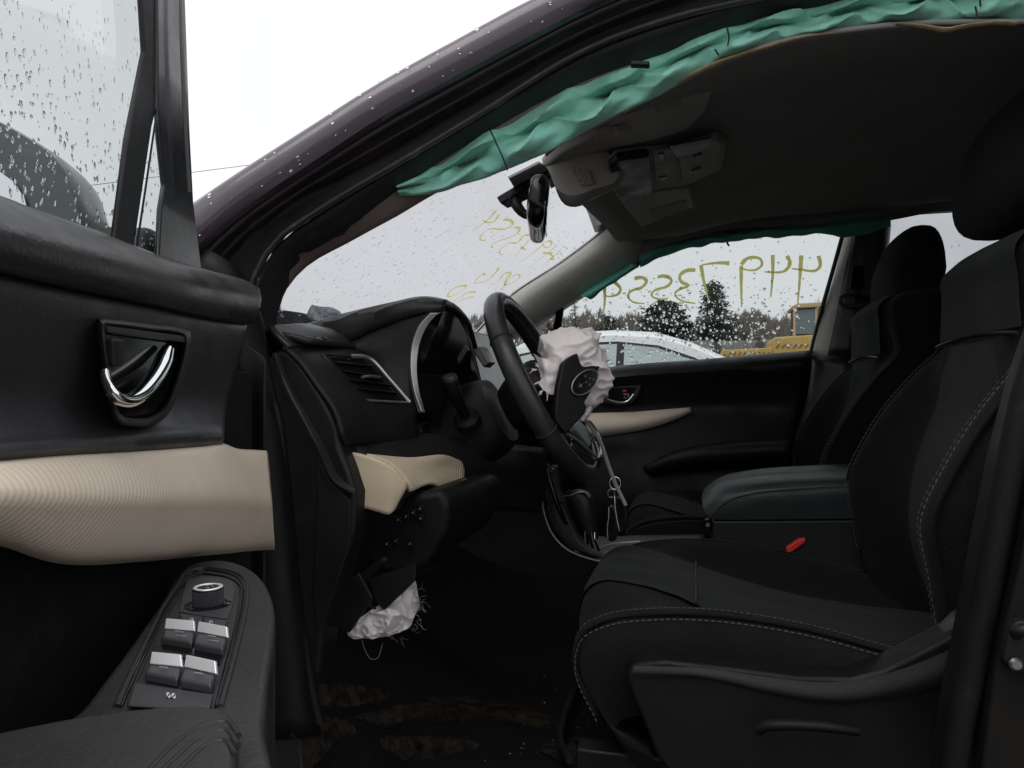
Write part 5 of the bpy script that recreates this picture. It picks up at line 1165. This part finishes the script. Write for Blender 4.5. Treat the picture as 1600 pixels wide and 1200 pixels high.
    for dy in (-.50, -.25, 0, .25, .50):
        pn.append([Vector((X(CENT, z) - (.005 if abs(dy) < .5 else .0), c + dy * interp(HW, z), z)) for z in (.66, .74, .80, .87, .94, 1.0, 1.06, 1.10)])
    grid('back_centre', pn, M_FABRIC2, st_, N=40, M=18)
    pn = []
    for dy in (-.72, -.4, 0, .4, .72):
        pn.append([Vector((X(CENT, z) - (.006 if abs(dy) < .7 else -.002), c + dy * interp(HW, z), z)) for z in (1.112, 1.14, 1.18, 1.215, 1.235, 1.25)])
    grid('back_upper', pn, M_FABRIC2, st_, N=26, M=18)
    tube('seam', [Vector((X(CENT, 1.107) - .003, c + dy * .225, 1.107 + .006 * math.cos(dy * 3))) for dy in (-.72, -.4, 0, .4, .72)], .003, M_RUBBER, st_, N=16, seg=6)
    for s in (-1, 1):
        cr_ = [Vector((X(CREST, z) + .006, c + s * interp(HW, z) * 1.0, z)) for z in (.72, .80, .87, .94, 1.0, 1.06, 1.115, 1.16)]
        tube('piping', [p + Vector((-.001, s * .003, 0)) for p in cr_], .0032, M_FABRIC, st_, N=50, seg=8)
        q1 = [Vector((X(CREST, z) - .001, c + s * interp(HW, z) * .93, z)) for z in (.745, .80, .87, .94, 1.0, 1.06, 1.115, 1.17)]
        q2 = [Vector((X(CREST, z) + .0005, c + s * interp(HW, z) * .86, z)) for z in (.745, .80, .87, .94, 1.0, 1.06, 1.115, 1.17)]
        multi('stitching', dashes(q1, .0050, .0038, .0006, Vector((-.0015, 0, 0))), M_THREAD, st_)
        multi('stitching', dashes(q2, .0050, .0038, .0005, Vector((-.0015, 0, 0))), M_THREADD, st_)
    # headrest on two posts
    secs = []; zc, hh = (hz0 + hz1) / 2, (hz1 - hz0) / 2
    for t, s in ((-1, .30), (-.95, .56), (-.8, .80), (-.5, .96), (0, 1.0), (.5, .96), (.8, .80), (.95, .56), (1, .30)):
        ring = []
        for k in range(28):
            a = 2 * math.pi * k / 28; cz = math.copysign(abs(math.sin(a)) ** .72, math.sin(a)); cx_ = math.copysign(abs(math.cos(a)) ** .72, math.cos(a))
            ring.append(Vector((hx + .065 + dx + .065 * s * cx_ * (1 - .3 * max(0, cz)) + .012 * cz, c + .145 * t, zc + hh * (.25 + .75 * s) * cz)))
        secs.append(ring)
    ho_ = loft('headrest', secs, M_FABRIC, st_, M=22)
    for s in (-1, 1): tube('headrest_post', [Vector((.50 + dx, c + s * .05, 1.20)), Vector((hx + .085 + dx, c + s * .05, hz0 + .05))], .006, M_SILVERD, st_, N=6, seg=10)
    return st_
ds_ = seat(-.37, 'black cloth driver seat with grey stitching')
ps_ = seat(.37, 'black cloth passenger seat beyond the centre armrest', hz0=1.205, hz1=1.42, hx=.435)
# plastic side shield, lever, runner of the driver seat
shd = [(985, 1042), (1000, 1036), (1040, 1033), (1150, 1045), (1250, 1058), (1330, 1060), (1380, 1047), (1430, 1022), (1480, 996), (1500, 985), (1525, 985), (1520, 1050), (1500, 1230), (1060, 1230), (1025, 1180), (1005, 1130), (985, 1080), (978, 1055)]
sho = prism('side_shield', PL(shd, -.668), (0, .05, 0), M_DEEP, ds_, .014, 5)
lip = [PL([(990, 1058, -.672), (1100, 1062, -.672), (1200, 1085, -.672), (1300, 1100, -.672), (1400, 1090, -.672), (1500, 1060, -.672)]), PL([(988, 1050, -.677), (1100, 1057, -.679), (1200, 1078, -.679), (1300, 1092, -.679), (1400, 1078, -.678), (1505, 1040, -.676)]), PL([(992, 1040, -.676), (1100, 1044, -.678), (1200, 1058, -.678), (1300, 1066, -.678), (1400, 1048, -.676), (1508, 1005, -.672)])]
grid('shield_lip', lip, M_DOORBLK, ds_, N=40, M=10)  # paler strip puts the lit top of the shield into the colour
tube('height_lever', PL([(1186, 1140, -.69), (1196, 1134, -.695), (1230, 1132, -.70), (1290, 1135, -.70), (1340, 1142, -.695)]), [.010, .0095, .009, .009, .008], M_DEEP, ds_, N=24, seg=12, flat=.7)
prism('recliner_cover', PL([(1470, 1000), (1500, 968), (1560, 940), (1560, 1010), (1510, 1050), (1475, 1050)], -.66), (0, .04, 0), M_GREYBLK, ds_, .012, 4)
for x0, x1, z in ((-.16, .40, .52),):
    for y in (-.58, -.16): box('seat_runner', ((x0 + x1) / 2, y, z), (x1 - x0, .035, .04), M_BLACK, ds_, .004)
tube('runner_bar', [(-.17, -.58, .515), (-.20, -.50, .505), (-.20, -.24, .505), (-.17, -.16, .515)], .007, M_BLACK, ds_, N=20, seg=8)
for c_ in (.37,):
    for y in (c_ - .2, c_ + .2): box('seat_runner', (.12, y, .52), (.56, .035, .04), M_BLACK, ps_, .004)
prism('side_shield', [(-.1, .09, .69), (.36, .09, .66), (.40, .09, .52), (-.05, .09, .52)], (0, .02, 0), M_BLACK, ps_, .01)
# seat belt buckle of the driver
bk = part('belt_buckle', car, 'seat belt buckle with a bright red button')
q = Matrix.Rotation(R(32), 3, 'Y')
box('buckle_body', P(1236, 870, -.105) + Vector((-.012, 0, -.03)), (.03, .05, .08), M_BLACK, bk, .006, Matrix.Rotation(R(-55), 3, 'Y'))
prism('buckle_button', PL([(1228, 857), (1249, 843), (1259, 842), (1258, 848), (1237, 863), (1230, 864)], -.13), (0, .02, .004), M_RED, bk, .002)
tube('buckle_stalk', [P(1250, 880, -.10), P(1300, 905, -.10), P(1340, 915, -.10)], .008, M_BELT, bk, N=8)

# ================================================================== centre console
cn = part('centre_console', car, 'centre console with shifter, silver edge trim and leather armrest')
wall = [(838, 700), (838, 722), (845, 760), (850, 800), (862, 835), (885, 860), (920, 876), (960, 884), (1330, 900), (1420, 900), (1420, 1140), (560, 1140), (560, 700)]
prism('side_wall', PL(wall, -.13), (0, .02, 0), M_DEEP, cn, .003)
arc = PL([(839, 722), (845, 760), (850, 800), (862, 833), (885, 858), (920, 873), (950, 880)], -.135)
tube('edge_trim', arc, .0034, mat('edge_trim_silver', (.17, .17, .175), .3, .8), cn, N=40, seg=10)
tube('edge_trim', [p + Vector((.012, .012, .004)) for p in arc], .0018, M_BLACK, cn, N=30, seg=8)
ins = PL([(846, 728), (868, 728), (872, 760), (880, 790), (893, 820), (905, 846), (925, 862), (950, 872), (925, 872), (888, 856), (866, 830), (854, 800), (850, 770)], -.115)
prism('inner_panel', ins, (0, .03, 0), M_GREYBLK, cn, .004)
prism('panel_joint', PL([(851, 783), (880, 784), (882, 787), (851, 786)], -.118), (0, .004, 0), M_GLOSS, cn, 0)
for k in range(5):
    box('button', P(850 + k % 3 * 7, 733 - (k // 3) * 6, -.118), (.004, .003, .004), M_SILVERD, cn, .001)
tube('button_trim', PL([(848, 744), (858, 738), (867, 732)], -.119), .001, M_SILVERD, cn, N=6, seg=6)
tpl = PL([(905, 868), (930, 858), (965, 850), (1005, 850), (1000, 864), (960, 874), (930, 876)], -.09)
gp = [PL([(895, 862, -.10), (930, 872, -.11), (990, 866, -.11), (1100, 862, -.11)]), PL([(900, 846, .0), (935, 852, .0), (1000, 848, .0), (1100, 846, .0)]), PL([(910, 832, .10), (940, 838, .10), (1000, 836, .10), (1100, 834, .10)])]
grid('top_plate', gp, M_SILVERD, cn, N=16, M=10, solid=.006, off=-1)
tube('plate_rail', PL([(925, 862, -.06), (960, 850, -.02), (1000, 846, .0)]), .0022, M_SILVER, cn, N=8, seg=8)
grid('stack_face', [PL([(846, 700, -.12), (852, 740, -.12), (872, 800, -.12), (905, 862, -.10)]), PL([(880, 690, .0), (890, 740, .0), (900, 800, .0), (915, 846, .0)]), PL([(900, 690, .12), (908, 740, .12), (915, 790, .12), (925, 832, .12)])], M_GLOSS, cn, N=16, M=12, solid=.008, off=-1)
# shifter
sf = part('gear_shifter', car, 'black gear shifter with chrome boot ring')
kc0 = P(912, 795, -.03)
sec = []
for h, rx, ry in ((-.062, .014, .014), (-.05, .017, .016), (-.03, .021, .019), (-.01, .026, .022), (.01, .029, .023), (.025, .027, .022), (.036, .020, .017), (.041, .008, .008)):
    sec.append([kc0 + Vector((math.cos(a) * rx - h * .28, math.sin(a) * ry, h)) for a in [2 * math.pi * k / 24 for k in range(24)]])
loft('knob', sec, M_LEATHER, sf, M=20)
tube('knob_trim', [kc0 + Vector((-.024 + .006 * k - .002 * (k - 4) ** 2 * .3, -.018, .026 + .012 * math.sin(k / 8 * 3.1))) for k in range(9)], .0024, M_SILVERD, sf, N=20, seg=8)
for dx_ in (-.012, .0, .012): tube('boot_fold', [P(914, 828, -.04) + Vector((dx_, 0, 0)), P(914, 845, -.045) + Vector((dx_ * 1.4, 0, 0)), P(916, 862, -.05) + Vector((dx_ * 1.8, 0, 0))], [.005, .007, .010], M_GLOSS, sf, N=10, seg=8)
tube('boot_ring', [P(905, 856, -.05), P(916, 868, -.06), P(928, 852, -.05), P(929, 832, -.04)], .0022, M_CHROME, sf, N=16, seg=8)
# armrest box
am = part('console_armrest', car, 'stitched leather lid of the centre armrest')
ab_ = [PL([(1116, 812, -.125), (1180, 812, -.125), (1260, 811, -.125), (1360, 810, -.125), (1460, 810, -.125)]),
       PL([(1106, 806, -.128), (1130, 790, -.132), (1175, 776, -.134), (1260, 768, -.134), (1460, 760, -.134)]),
       PL([(1100, 796, -.12), (1124, 776, -.125), (1170, 764, -.127), (1260, 757, -.127), (1460, 749, -.127)]),
       PL([(1097, 782, -.08), (1118, 762, -.085), (1168, 751, -.09), (1260, 744, -.09), (1460, 738, -.09)]),
       PL([(1097, 774, .0), (1118, 755, .0), (1168, 742, .0), (1260, 736, .0), (1460, 731, .0)]),
       PL([(1104, 764, .09), (1130, 748, .10), (1176, 738, .10), (1260, 731, .10), (1460, 727, .10)]),
       PL([(1115, 790, .125), (1150, 785, .125), (1190, 782, .125), (1270, 780, .125), (1460, 778, .125)])]
grid('lid', ab_, M_ARML, am, N=40, M=34)
seam = PL([(1113, 806, -.129), (1136, 784, -.134), (1175, 771, -.137), (1260, 763, -.137), (1335, 759, -.137)])
tube('lid_seam', seam, .0014, M_RUBBER, am, N=30, seg=6)
multi('stitching', dashes([p + Vector((0, -.001, -.0045)) for p in seam], .0045, .0028, .0006), M_THREADD, am)
multi('stitching', dashes([p + Vector((0, -.0005, .0045)) for p in seam], .0045, .0028, .0006), M_THREADD, am)
prism('armrest_box', PL([(1112, 813), (1460, 811), (1460, 1000), (1120, 1000), (1112, 870)], -.122), (0, .24, 0), M_BLACK, am, .006)
prism('lid_latch', PL([(1100, 812), (1110, 808), (1112, 828), (1108, 838), (1102, 838)], -.10), (0, .06, 0), M_GLOSS, am, .003)
disc_stack('latch_pin', P(1106, 820, -.105), (0, -1, 0), [(.004, 0), (.004, .004)], M_SILVERD, am, seg=12)

# ================================================================== keys hanging by the wheel
keys = top('car_keys', 'two black key fobs on a grey strap and split ring beside the wheel', 'keys', P(962, 840, -.33))
sp_ = PL([(914, 655, -.36), (924, 668, -.355), (938, 690, -.35), (950, 725, -.345), (962, 757, -.34)])
tube('strap', sp_, .0032, mat('grey_strap', (.22, .22, .21), .7, bump=(500, .5, .001)), keys, N=24, seg=8, flat=.35, up=Vector((0, 1, 0)))
tube('strap_end', PL([(962, 757, -.342), (970, 773, -.343), (978, 790, -.345)]), .003, MATS['grey_strap'], keys, N=8, seg=8, flat=.35, up=Vector((0, 1, 0)))
rc = P(961, 755, -.34)
tube('split_ring', [rc + rgt * (.0095 * math.cos(a)) + Vector((0, 0, .0105 * math.sin(a))) for a in [2 * math.pi * k / 30 for k in range(30)]], .0012, M_CHROME, keys, closed=True, seg=8)
rc2 = P(955, 771, -.34)
tube('small_ring', [rc2 + rgt * (.006 * math.cos(a)) + Vector((0, 0, .007 * math.sin(a))) for a in [2 * math.pi * k / 24 for k in range(24)]], .0010, M_SILVERD, keys, closed=True, seg=8)
def fob(out, Y, nm): return prism(nm, PL(out, Y), (0, .014, 0), M_GLOSS, keys, .004, 4, n=30)
fob([(961, 778), (970, 776), (978, 786), (981, 805), (980, 822), (972, 832), (962, 832), (957, 815), (957, 792)], -.34, 'key_fob')
fob([(950, 792), (957, 790), (962, 800), (964, 822), (963, 842), (956, 847), (949, 844), (946, 826), (947, 806)], -.348, 'key_fob')
tube('fob_trim', PL([(960, 775, -.345), (961, 792, -.346), (964, 812, -.346), (968, 830, -.345)]), .0022, M_CHROME, keys, N=12, seg=8)
tube('fob_trim', PL([(951, 792, -.352), (951, 806, -.352), (949, 826, -.352), (950, 843, -.352)]), .0020, M_CHROME, keys, N=12, seg=8)

# ================================================================== outside
# ---- white sedan parked alongside
sY = 3.55
sd_ = top('sedan', 'white sedan parked beyond the rain covered passenger window', 'car', P(960, 640, sY + .8) * Vector((1, 1, 0)) if False else Vector((P(960, 640, sY).x, sY + .9, 0)))
M_WHITE = mat('white_car_paint', (.86, .87, .885), .3, coat=1.0, fine=(30, .02, .002), var=(8, (.82, .83, .845), .4, .7))
M_SGL = mat('sedan_glass', (.20, .26, .26), .06, coat=.5, fine=(12, .03, .01), var=(3, (.30, .36, .36), .45, .65))
xs0 = P(960, 600, sY).x
prof = [(-2.25, .55), (-2.2, .78), (-1.9, .90), (-1.05, 1.0), (-.45, 1.36), (-.1, 1.44), (.25, 1.452), (.55, 1.43), (.80, 1.35), (1.05, 1.23), (1.25, 1.13), (1.75, 1.08), (2.2, 1.02), (2.3, .85), (2.3, .5), (2.2, .25), (-2.1, .25)]
secs = []
for dy, ins in ((0, 0), (.06, -.05), (.45, -.06), (.9, -.065), (1.35, -.06), (1.74, -.05), (1.8, 0)):
    r = []
    for x, z in prof:
        k = max(0, (z - .98) / .46); yy = dy + (.24 * k if dy < .9 else -.24 * k if dy > .9 else 0)
        r.append(Vector((xs0 - .28 + x, sY + yy, z - (.02 * k if dy in (0, 1.8) else 0) + (.02 if dy not in (0, 1.8) and z > 1.0 else 0))))
    secs.append(r)
loft('body', secs, M_WHITE, sd_, M=14, bevel=0, angle=30)
def sw_(pts, nm, m_=M_SGL):
    o3 = []
    for x, z in pts:
        k = max(0, (z - .98) / .46); o3.append(Vector((xs0 - .28 + x, sY + .24 * k - .004, z - .02 * k)))
    return prism(nm, o3, (0, .006, 0), m_, sd_, .002)
sw_([(-.95, 1.0), (-.42, 1.30), (-.08, 1.375), (.28, 1.385), (.28, .995), (-.9, .985)], 'side_window'); sw_([(.33, .995), (.33, 1.383), (.56, 1.35), (.80, 1.26), (1.00, 1.15), (1.10, 1.06), (1.02, 1.0)], 'side_window')
sw_([(.275, .99), (.275, 1.39), (.335, 1.388), (.335, .99)], 'window_post', M_BLACK)
o = sw_([(-.99, .985), (-.44, 1.315), (-.09, 1.395), (.28, 1.405), (.57, 1.37), (.82, 1.275), (1.03, 1.16), (1.16, 1.04), (1.16, .98)], 'window_surround', M_BLACK); o.location.y += .003
for x in (-1.45, 1.42):
    for yy, ax in ((sY + .02, -1), (sY + 1.78, 1)): disc_stack('wheel', (xs0 + x, yy, .33), (0, ax, 0), [(.33, -.2), (.33, 0), (.22, .01), (.20, -.03), (.05, -.02)], M_RUBBER, sd_, seg=28)
prism('door_mirror', [Vector((xs0 - .62 + a, sY - .14, 1.0 + b)) for a, b in ((0, 0), (.2, 0), (.2, .13), (.03, .13))], (0, .14, 0), M_WHITE, sd_, .03)

# ---- concrete barrier and the yellow loader
wl_ = top('barrier_wall', 'long weathered concrete barrier behind the white sedan', 'wall', Vector((P(1180, 600, 30).x, 30, 0)))
M_CONC = mat('weathered_concrete', (.25, .235, .22), .85, bump=(12, .6, .02), var=(1.3, (.17, .16, .15), .4, .65, 9, (.30, .28, .26), .55, .7))
ztop = 3.1; x0 = P(1000, 600, 30).x; pitch = P(1187, 600, 30).x - P(1120, 600, 30).x; xa = P(1120, 600, 30).x - pitch * 3
for k in range(9):
    box('panel', (xa + pitch * (k + .5), 30.15, ztop / 2 - .03 * (k % 2)), (pitch - .16, .3, ztop), M_CONC, wl_, .04)
    box('post', (xa + pitch * k, 30.05, ztop / 2 - .05), (.30, .35, ztop - .1), mat('dark_post', (.07, .065, .06), .8), wl_, .03)
ld_ = top('wheel_loader', 'yellow wheel loader with a glazed cab at the window edge', 'loader', Vector((P(1290, 600, 23).x, 23.5, 0)))
M_YEL = mat('loader_yellow', (.52, .34, .10), .5, bump=(6, .3, .02), var=(2.5, (.42, .28, .09), .42, .65, 20, (.30, .22, .10), .62, .75))
LX = lambda px: P(px, 600, 23).x
LZ = lambda py, px=1250: P(px, py, 23).z
prism('hood', [(LX(1206), 23, LZ(553)), (LX(1206), 23, LZ(530)), (LX(1212), 23, LZ(526)), (LX(1330), 23, LZ(520)), (LX(1330), 23, LZ(570)), (LX(1206), 23, LZ(570))], (0, 1.8, 0), M_YEL, ld_, .06)
for k in range(7): prism('hood_louvre', [(LX(1212 + k * 9), 22.97, LZ(542 + k % 2)), (LX(1217 + k * 9), 22.97, LZ(537)), (LX(1219 + k * 9), 22.97, LZ(538)), (LX(1214 + k * 9), 22.97, LZ(544))], (0, .05, 0), mat('louvre_brown', (.20, .13, .05), .7), ld_, .004)
prism('bucket_arm', [(LX(1125), 22.8, LZ(558)), (LX(1128), 22.8, LZ(546)), (LX(1206), 22.8, LZ(543)), (LX(1206), 22.8, LZ(556))], (0, 1.6, 0), M_YEL, ld_, .03)
for k in range(10): prism('bucket_tooth', [(LX(1128 + k * 7.5), 22.76, LZ(557)), (LX(1133 + k * 7.5), 22.76, LZ(549)), (LX(1135 + k * 7.5), 22.76, LZ(550)), (LX(1130 + k * 7.5), 22.76, LZ(558))], (0, .05, 0), MATS['louvre_brown'], ld_, .004)
prism('cab_roof', [(LX(1238), 22.95, LZ(478)), (LX(1246), 22.95, LZ(474)), (LX(1320), 22.95, LZ(472)), (LX(1320), 22.95, LZ(480)), (LX(1240), 22.95, LZ(482))], (0, 1.6, 0), mat('loader_tan', (.50, .34, .18), .6), ld_, .04)
for px in (1242, 1276, 1312): box('cab_post', (LX(px), 23.05, (LZ(480) + LZ(525)) / 2), (.07, .07, LZ(480) - LZ(527)), MATS['loader_tan'], ld_, .01)
prism('cab_glass', [(LX(1244), 23.06, LZ(483)), (LX(1312), 23.06, LZ(482)), (LX(1312), 23.06, LZ(522)), (LX(1244), 23.06, LZ(522))], (0, 1.3, 0), mat('cab_glass', (.13, .17, .17), .1, fine=(3, .1, .02)), ld_, .01)
for px in (1225, 1330): disc_stack('wheel', (LX(px), 23.0, .8), (0, -1, 0), [(.8, -.5), (.8, 0), (.45, .02), (.42, -.08), (.1, -.05)], M_RUBBER, ld_, seg=28)

# ---- trees
M_BARK = mat('bark', (.075, .062, .052), .9, bump=(20, .8, .02))
M_NEED = mat('hazed_needles', (.075, .088, .072), .85, var=(1.2, (.055, .066, .054), .4, .65))  # needle colour raised in place of haze over the distance
M_NEED2 = mat('hazed_grey_needles', (.105, .11, .09), .85, var=(1.2, (.08, .085, .07), .4, .65))  # greyer needles, paled for haze as well
M_TWIG = mat('hazed_brown_twigs', (.15, .128, .112), .9, var=(1.0, (.19, .165, .145), .4, .65))  # twigs lightened so the distant haze is in their colour
def tuft(rnd, c, s, out):
    v = [c + Vector((rnd.uniform(-s, s), rnd.uniform(-s, s), rnd.uniform(-s, s) * .55)) for _ in range(3)]
    out[1].append((len(out[0]), len(out[0]) + 1, len(out[0]) + 2)); out[0].extend(v)
def conifer(px, top_y, dist, half_px, label, seed, m_=M_NEED, sparse=1.0, broad=False, name='pine_tree'):
    rnd = random.Random(seed); b = P(px, 600, dist); base = Vector((b.x, dist, 0)); H = P(px, top_y, dist).z; W = half_px * (dist + 1.6) / F
    t = top(name, label, 'tree', base, 'trees beyond the yard')
    tube('trunk', [base, base + Vector((.1, 0, H * .5)), base + Vector((0, .05, H * .98))], [.02 * H, .014 * H, .003 * H], M_BARK, t, N=10, seg=7)
    leaf = ([], []); br = []
    n = int(90 * sparse)
    for k in range(n):
        f = (k + rnd.random()) / n; z = H * (.22 + .78 * f)
        if broad: w = W * (math.sin(math.pi * min(1, (f * .93 + .07))) ** .6) * rnd.uniform(.55, 1.1)
        else: w = W * (1 - f) ** .85 * rnd.uniform(.6, 1.12) + .12
        a = rnd.uniform(0, 2 * math.pi); d_ = Vector((math.cos(a), math.sin(a), 0)); droop = -.12 if not broad else .25
        tip = base + d_ * w + Vector((0, 0, z + w * droop)); root = base + Vector((0, 0, z))
        br.append(tubedata([root, root.lerp(tip, .5) + Vector((0, 0, .04 * w)), tip], [.004 * H, .0025 * H, .001 * H], 4))
        m_n = int((16 if sparse >= 1 else 9) * (w / W * 1.6 + .6))
        for q in range(m_n):
            u = rnd.random() ** .6; p = root.lerp(tip, u); s = (.055 if not broad else .085) * W * rnd.uniform(.6, 1.4)
            sp2 = W * .10
            for _ in range(4): tuft(rnd, p + Vector((rnd.gauss(0, sp2), rnd.gauss(0, sp2), rnd.gauss(0, sp2 * .5))), s * 1.3, leaf)
    multi('branches', br, M_BARK, t)
    raw('crown', leaf[0], leaf[1], m_, t, smooth=False, fix=False)
def bare(px, top_y, dist, half_px, label, seed, m_=M_TWIG, name='bare_tree', n0=7):
    rnd = random.Random(seed); b = P(px, 600, dist); base = Vector((b.x, dist, 0)); H = P(px, top_y, dist).z; W = half_px * (dist + 1.6) / F
    t = top(name, label, 'tree', base, 'trees beyond the yard'); pcs = []
    def grow(p, d_, L, r, lvl):
        e = p + d_ * L; mid = p.lerp(e, .5) + Vector((rnd.uniform(-1, 1), rnd.uniform(-1, 1), 0)) * L * .05
        pcs.append(tubedata([p, mid, e], [r, r * .8, r * .55], 4 if lvl else 6))
        if lvl >= 4: return
        for _ in range(rnd.choice((2, 3, 3)) if lvl else n0):
            q = p.lerp(e, rnd.uniform(.45, 1.0)); a = rnd.uniform(0, 6.283); tilt = rnd.uniform(.25, .7)
            side = Vector((math.cos(a), math.sin(a), 0)); nd = (d_ * math.cos(tilt) + side * math.sin(tilt) + Vector((0, 0, .12))).normalized()
            grow(q, nd, L * rnd.uniform(.5, .72), max(r * .5, .012), lvl + 1)
    grow(base, Vector((0, 0, 1)), H * .42, .014 * H, 0)
    tr = pcs[0]; raw('trunk', tr[0], tr[1], m_, t, fix=False); multi('crown', pcs[1:], m_, t)
conifer(898, 466, 52, 24, 'thin sparse pine above the white sedan roof', 1, M_NEED2, .55)
conifer(950, 497, 60, 34, 'low rounded evergreen behind the sedan roof', 2, M_NEED2, 1.0, True, 'evergreen_tree')
conifer(1040, 474, 58, 46, 'broad dark evergreen beside the tall spruce', 3, M_NEED, 1.3, True, 'evergreen_tree')
conifer(1115, 444, 56, 52, 'tall dark spruce with tiered branches', 4, M_NEED, 1.25)
conifer(1148, 494, 62, 26, 'short evergreen at the foot of the tall spruce', 5, M_NEED2, .9, True, 'evergreen_tree')
conifer(1192, 492, 55, 18, 'small evergreen before the bare trees', 6, M_NEED2, .8, False)
conifer(858, 505, 60, 20, 'low evergreen next to the window divider', 7, M_NEED2, .8, True, 'evergreen_tree')
conifer(436, 468, 70, 16, 'small pine far off over the hood', 8, M_NEED2, .8)
bare(1206, 458, 54, 30, 'bare tree with upright branches between spruce and loader', 11)
bare(1250, 452, 52, 34, 'wide bare brown tree behind the loader cab', 12, n0=9)
bare(1232, 470, 58, 24, 'slim bare tree just before the loader cab', 13)
bare(1172, 500, 60, 18, 'low bare shrubby tree over the barrier', 14)
bare(1400, 452, 50, 30, 'bare tree seen past the passenger headrest', 15, n0=9)
bare(1430, 440, 54, 30, 'bare tree half hidden by the driver seat', 16, n0=8)
# brush that reads as one mass
rnd = random.Random(77); out = ([], [])
for k in range(26000):
    px = rnd.uniform(560, 1560); Y = rnd.uniform(58, 78); hh = 496 + 16 * noise.noise(Vector((px * .02, 0, 0))) + 9 * noise.noise(Vector((px * .09, 4, 0))) + rnd.random() ** 1.3 * 100
    c = P(px, hh, Y); s = rnd.uniform(.12, .34); d_ = Vector((rnd.uniform(-.4, .4), 0, 1)); 
    a = c - d_ * s * 1.6; b2 = c + d_ * s * 1.6; w2 = Vector((s * .22, 0, 0)); i0 = len(out[0]); out[0].extend([a - w2, a + w2, b2 + w2 * .3]); out[1].append((i0, i0 + 1, i0 + 2))
br = raw('treeline', out[0], out[1], M_TWIG, None, smooth=False, fix=False)
br['kind'] = 'stuff'; br['label'] = 'brown winter brush along the far edge of the yard'; br['category'] = 'brush'
# overhead cable
a, b = P(60, 300, 34) if False else PP(60, 300, CAM + fwd * 34, fwd), PP(420, 254, CAM + fwd * 34, fwd)
dcab = (b - a)
cb_ = tube('overhead_cable', [a - dcab * 1.5, a - dcab * .5 , a, a.lerp(b, .5), b, b + dcab, b + dcab * 2.5], .013, mat('cable_black', (.03, .03, .03), .6), None, N=30, seg=6)
cb_['label'] = 'thin overhead cable crossing the sky behind the pillar'; cb_['category'] = 'cable'
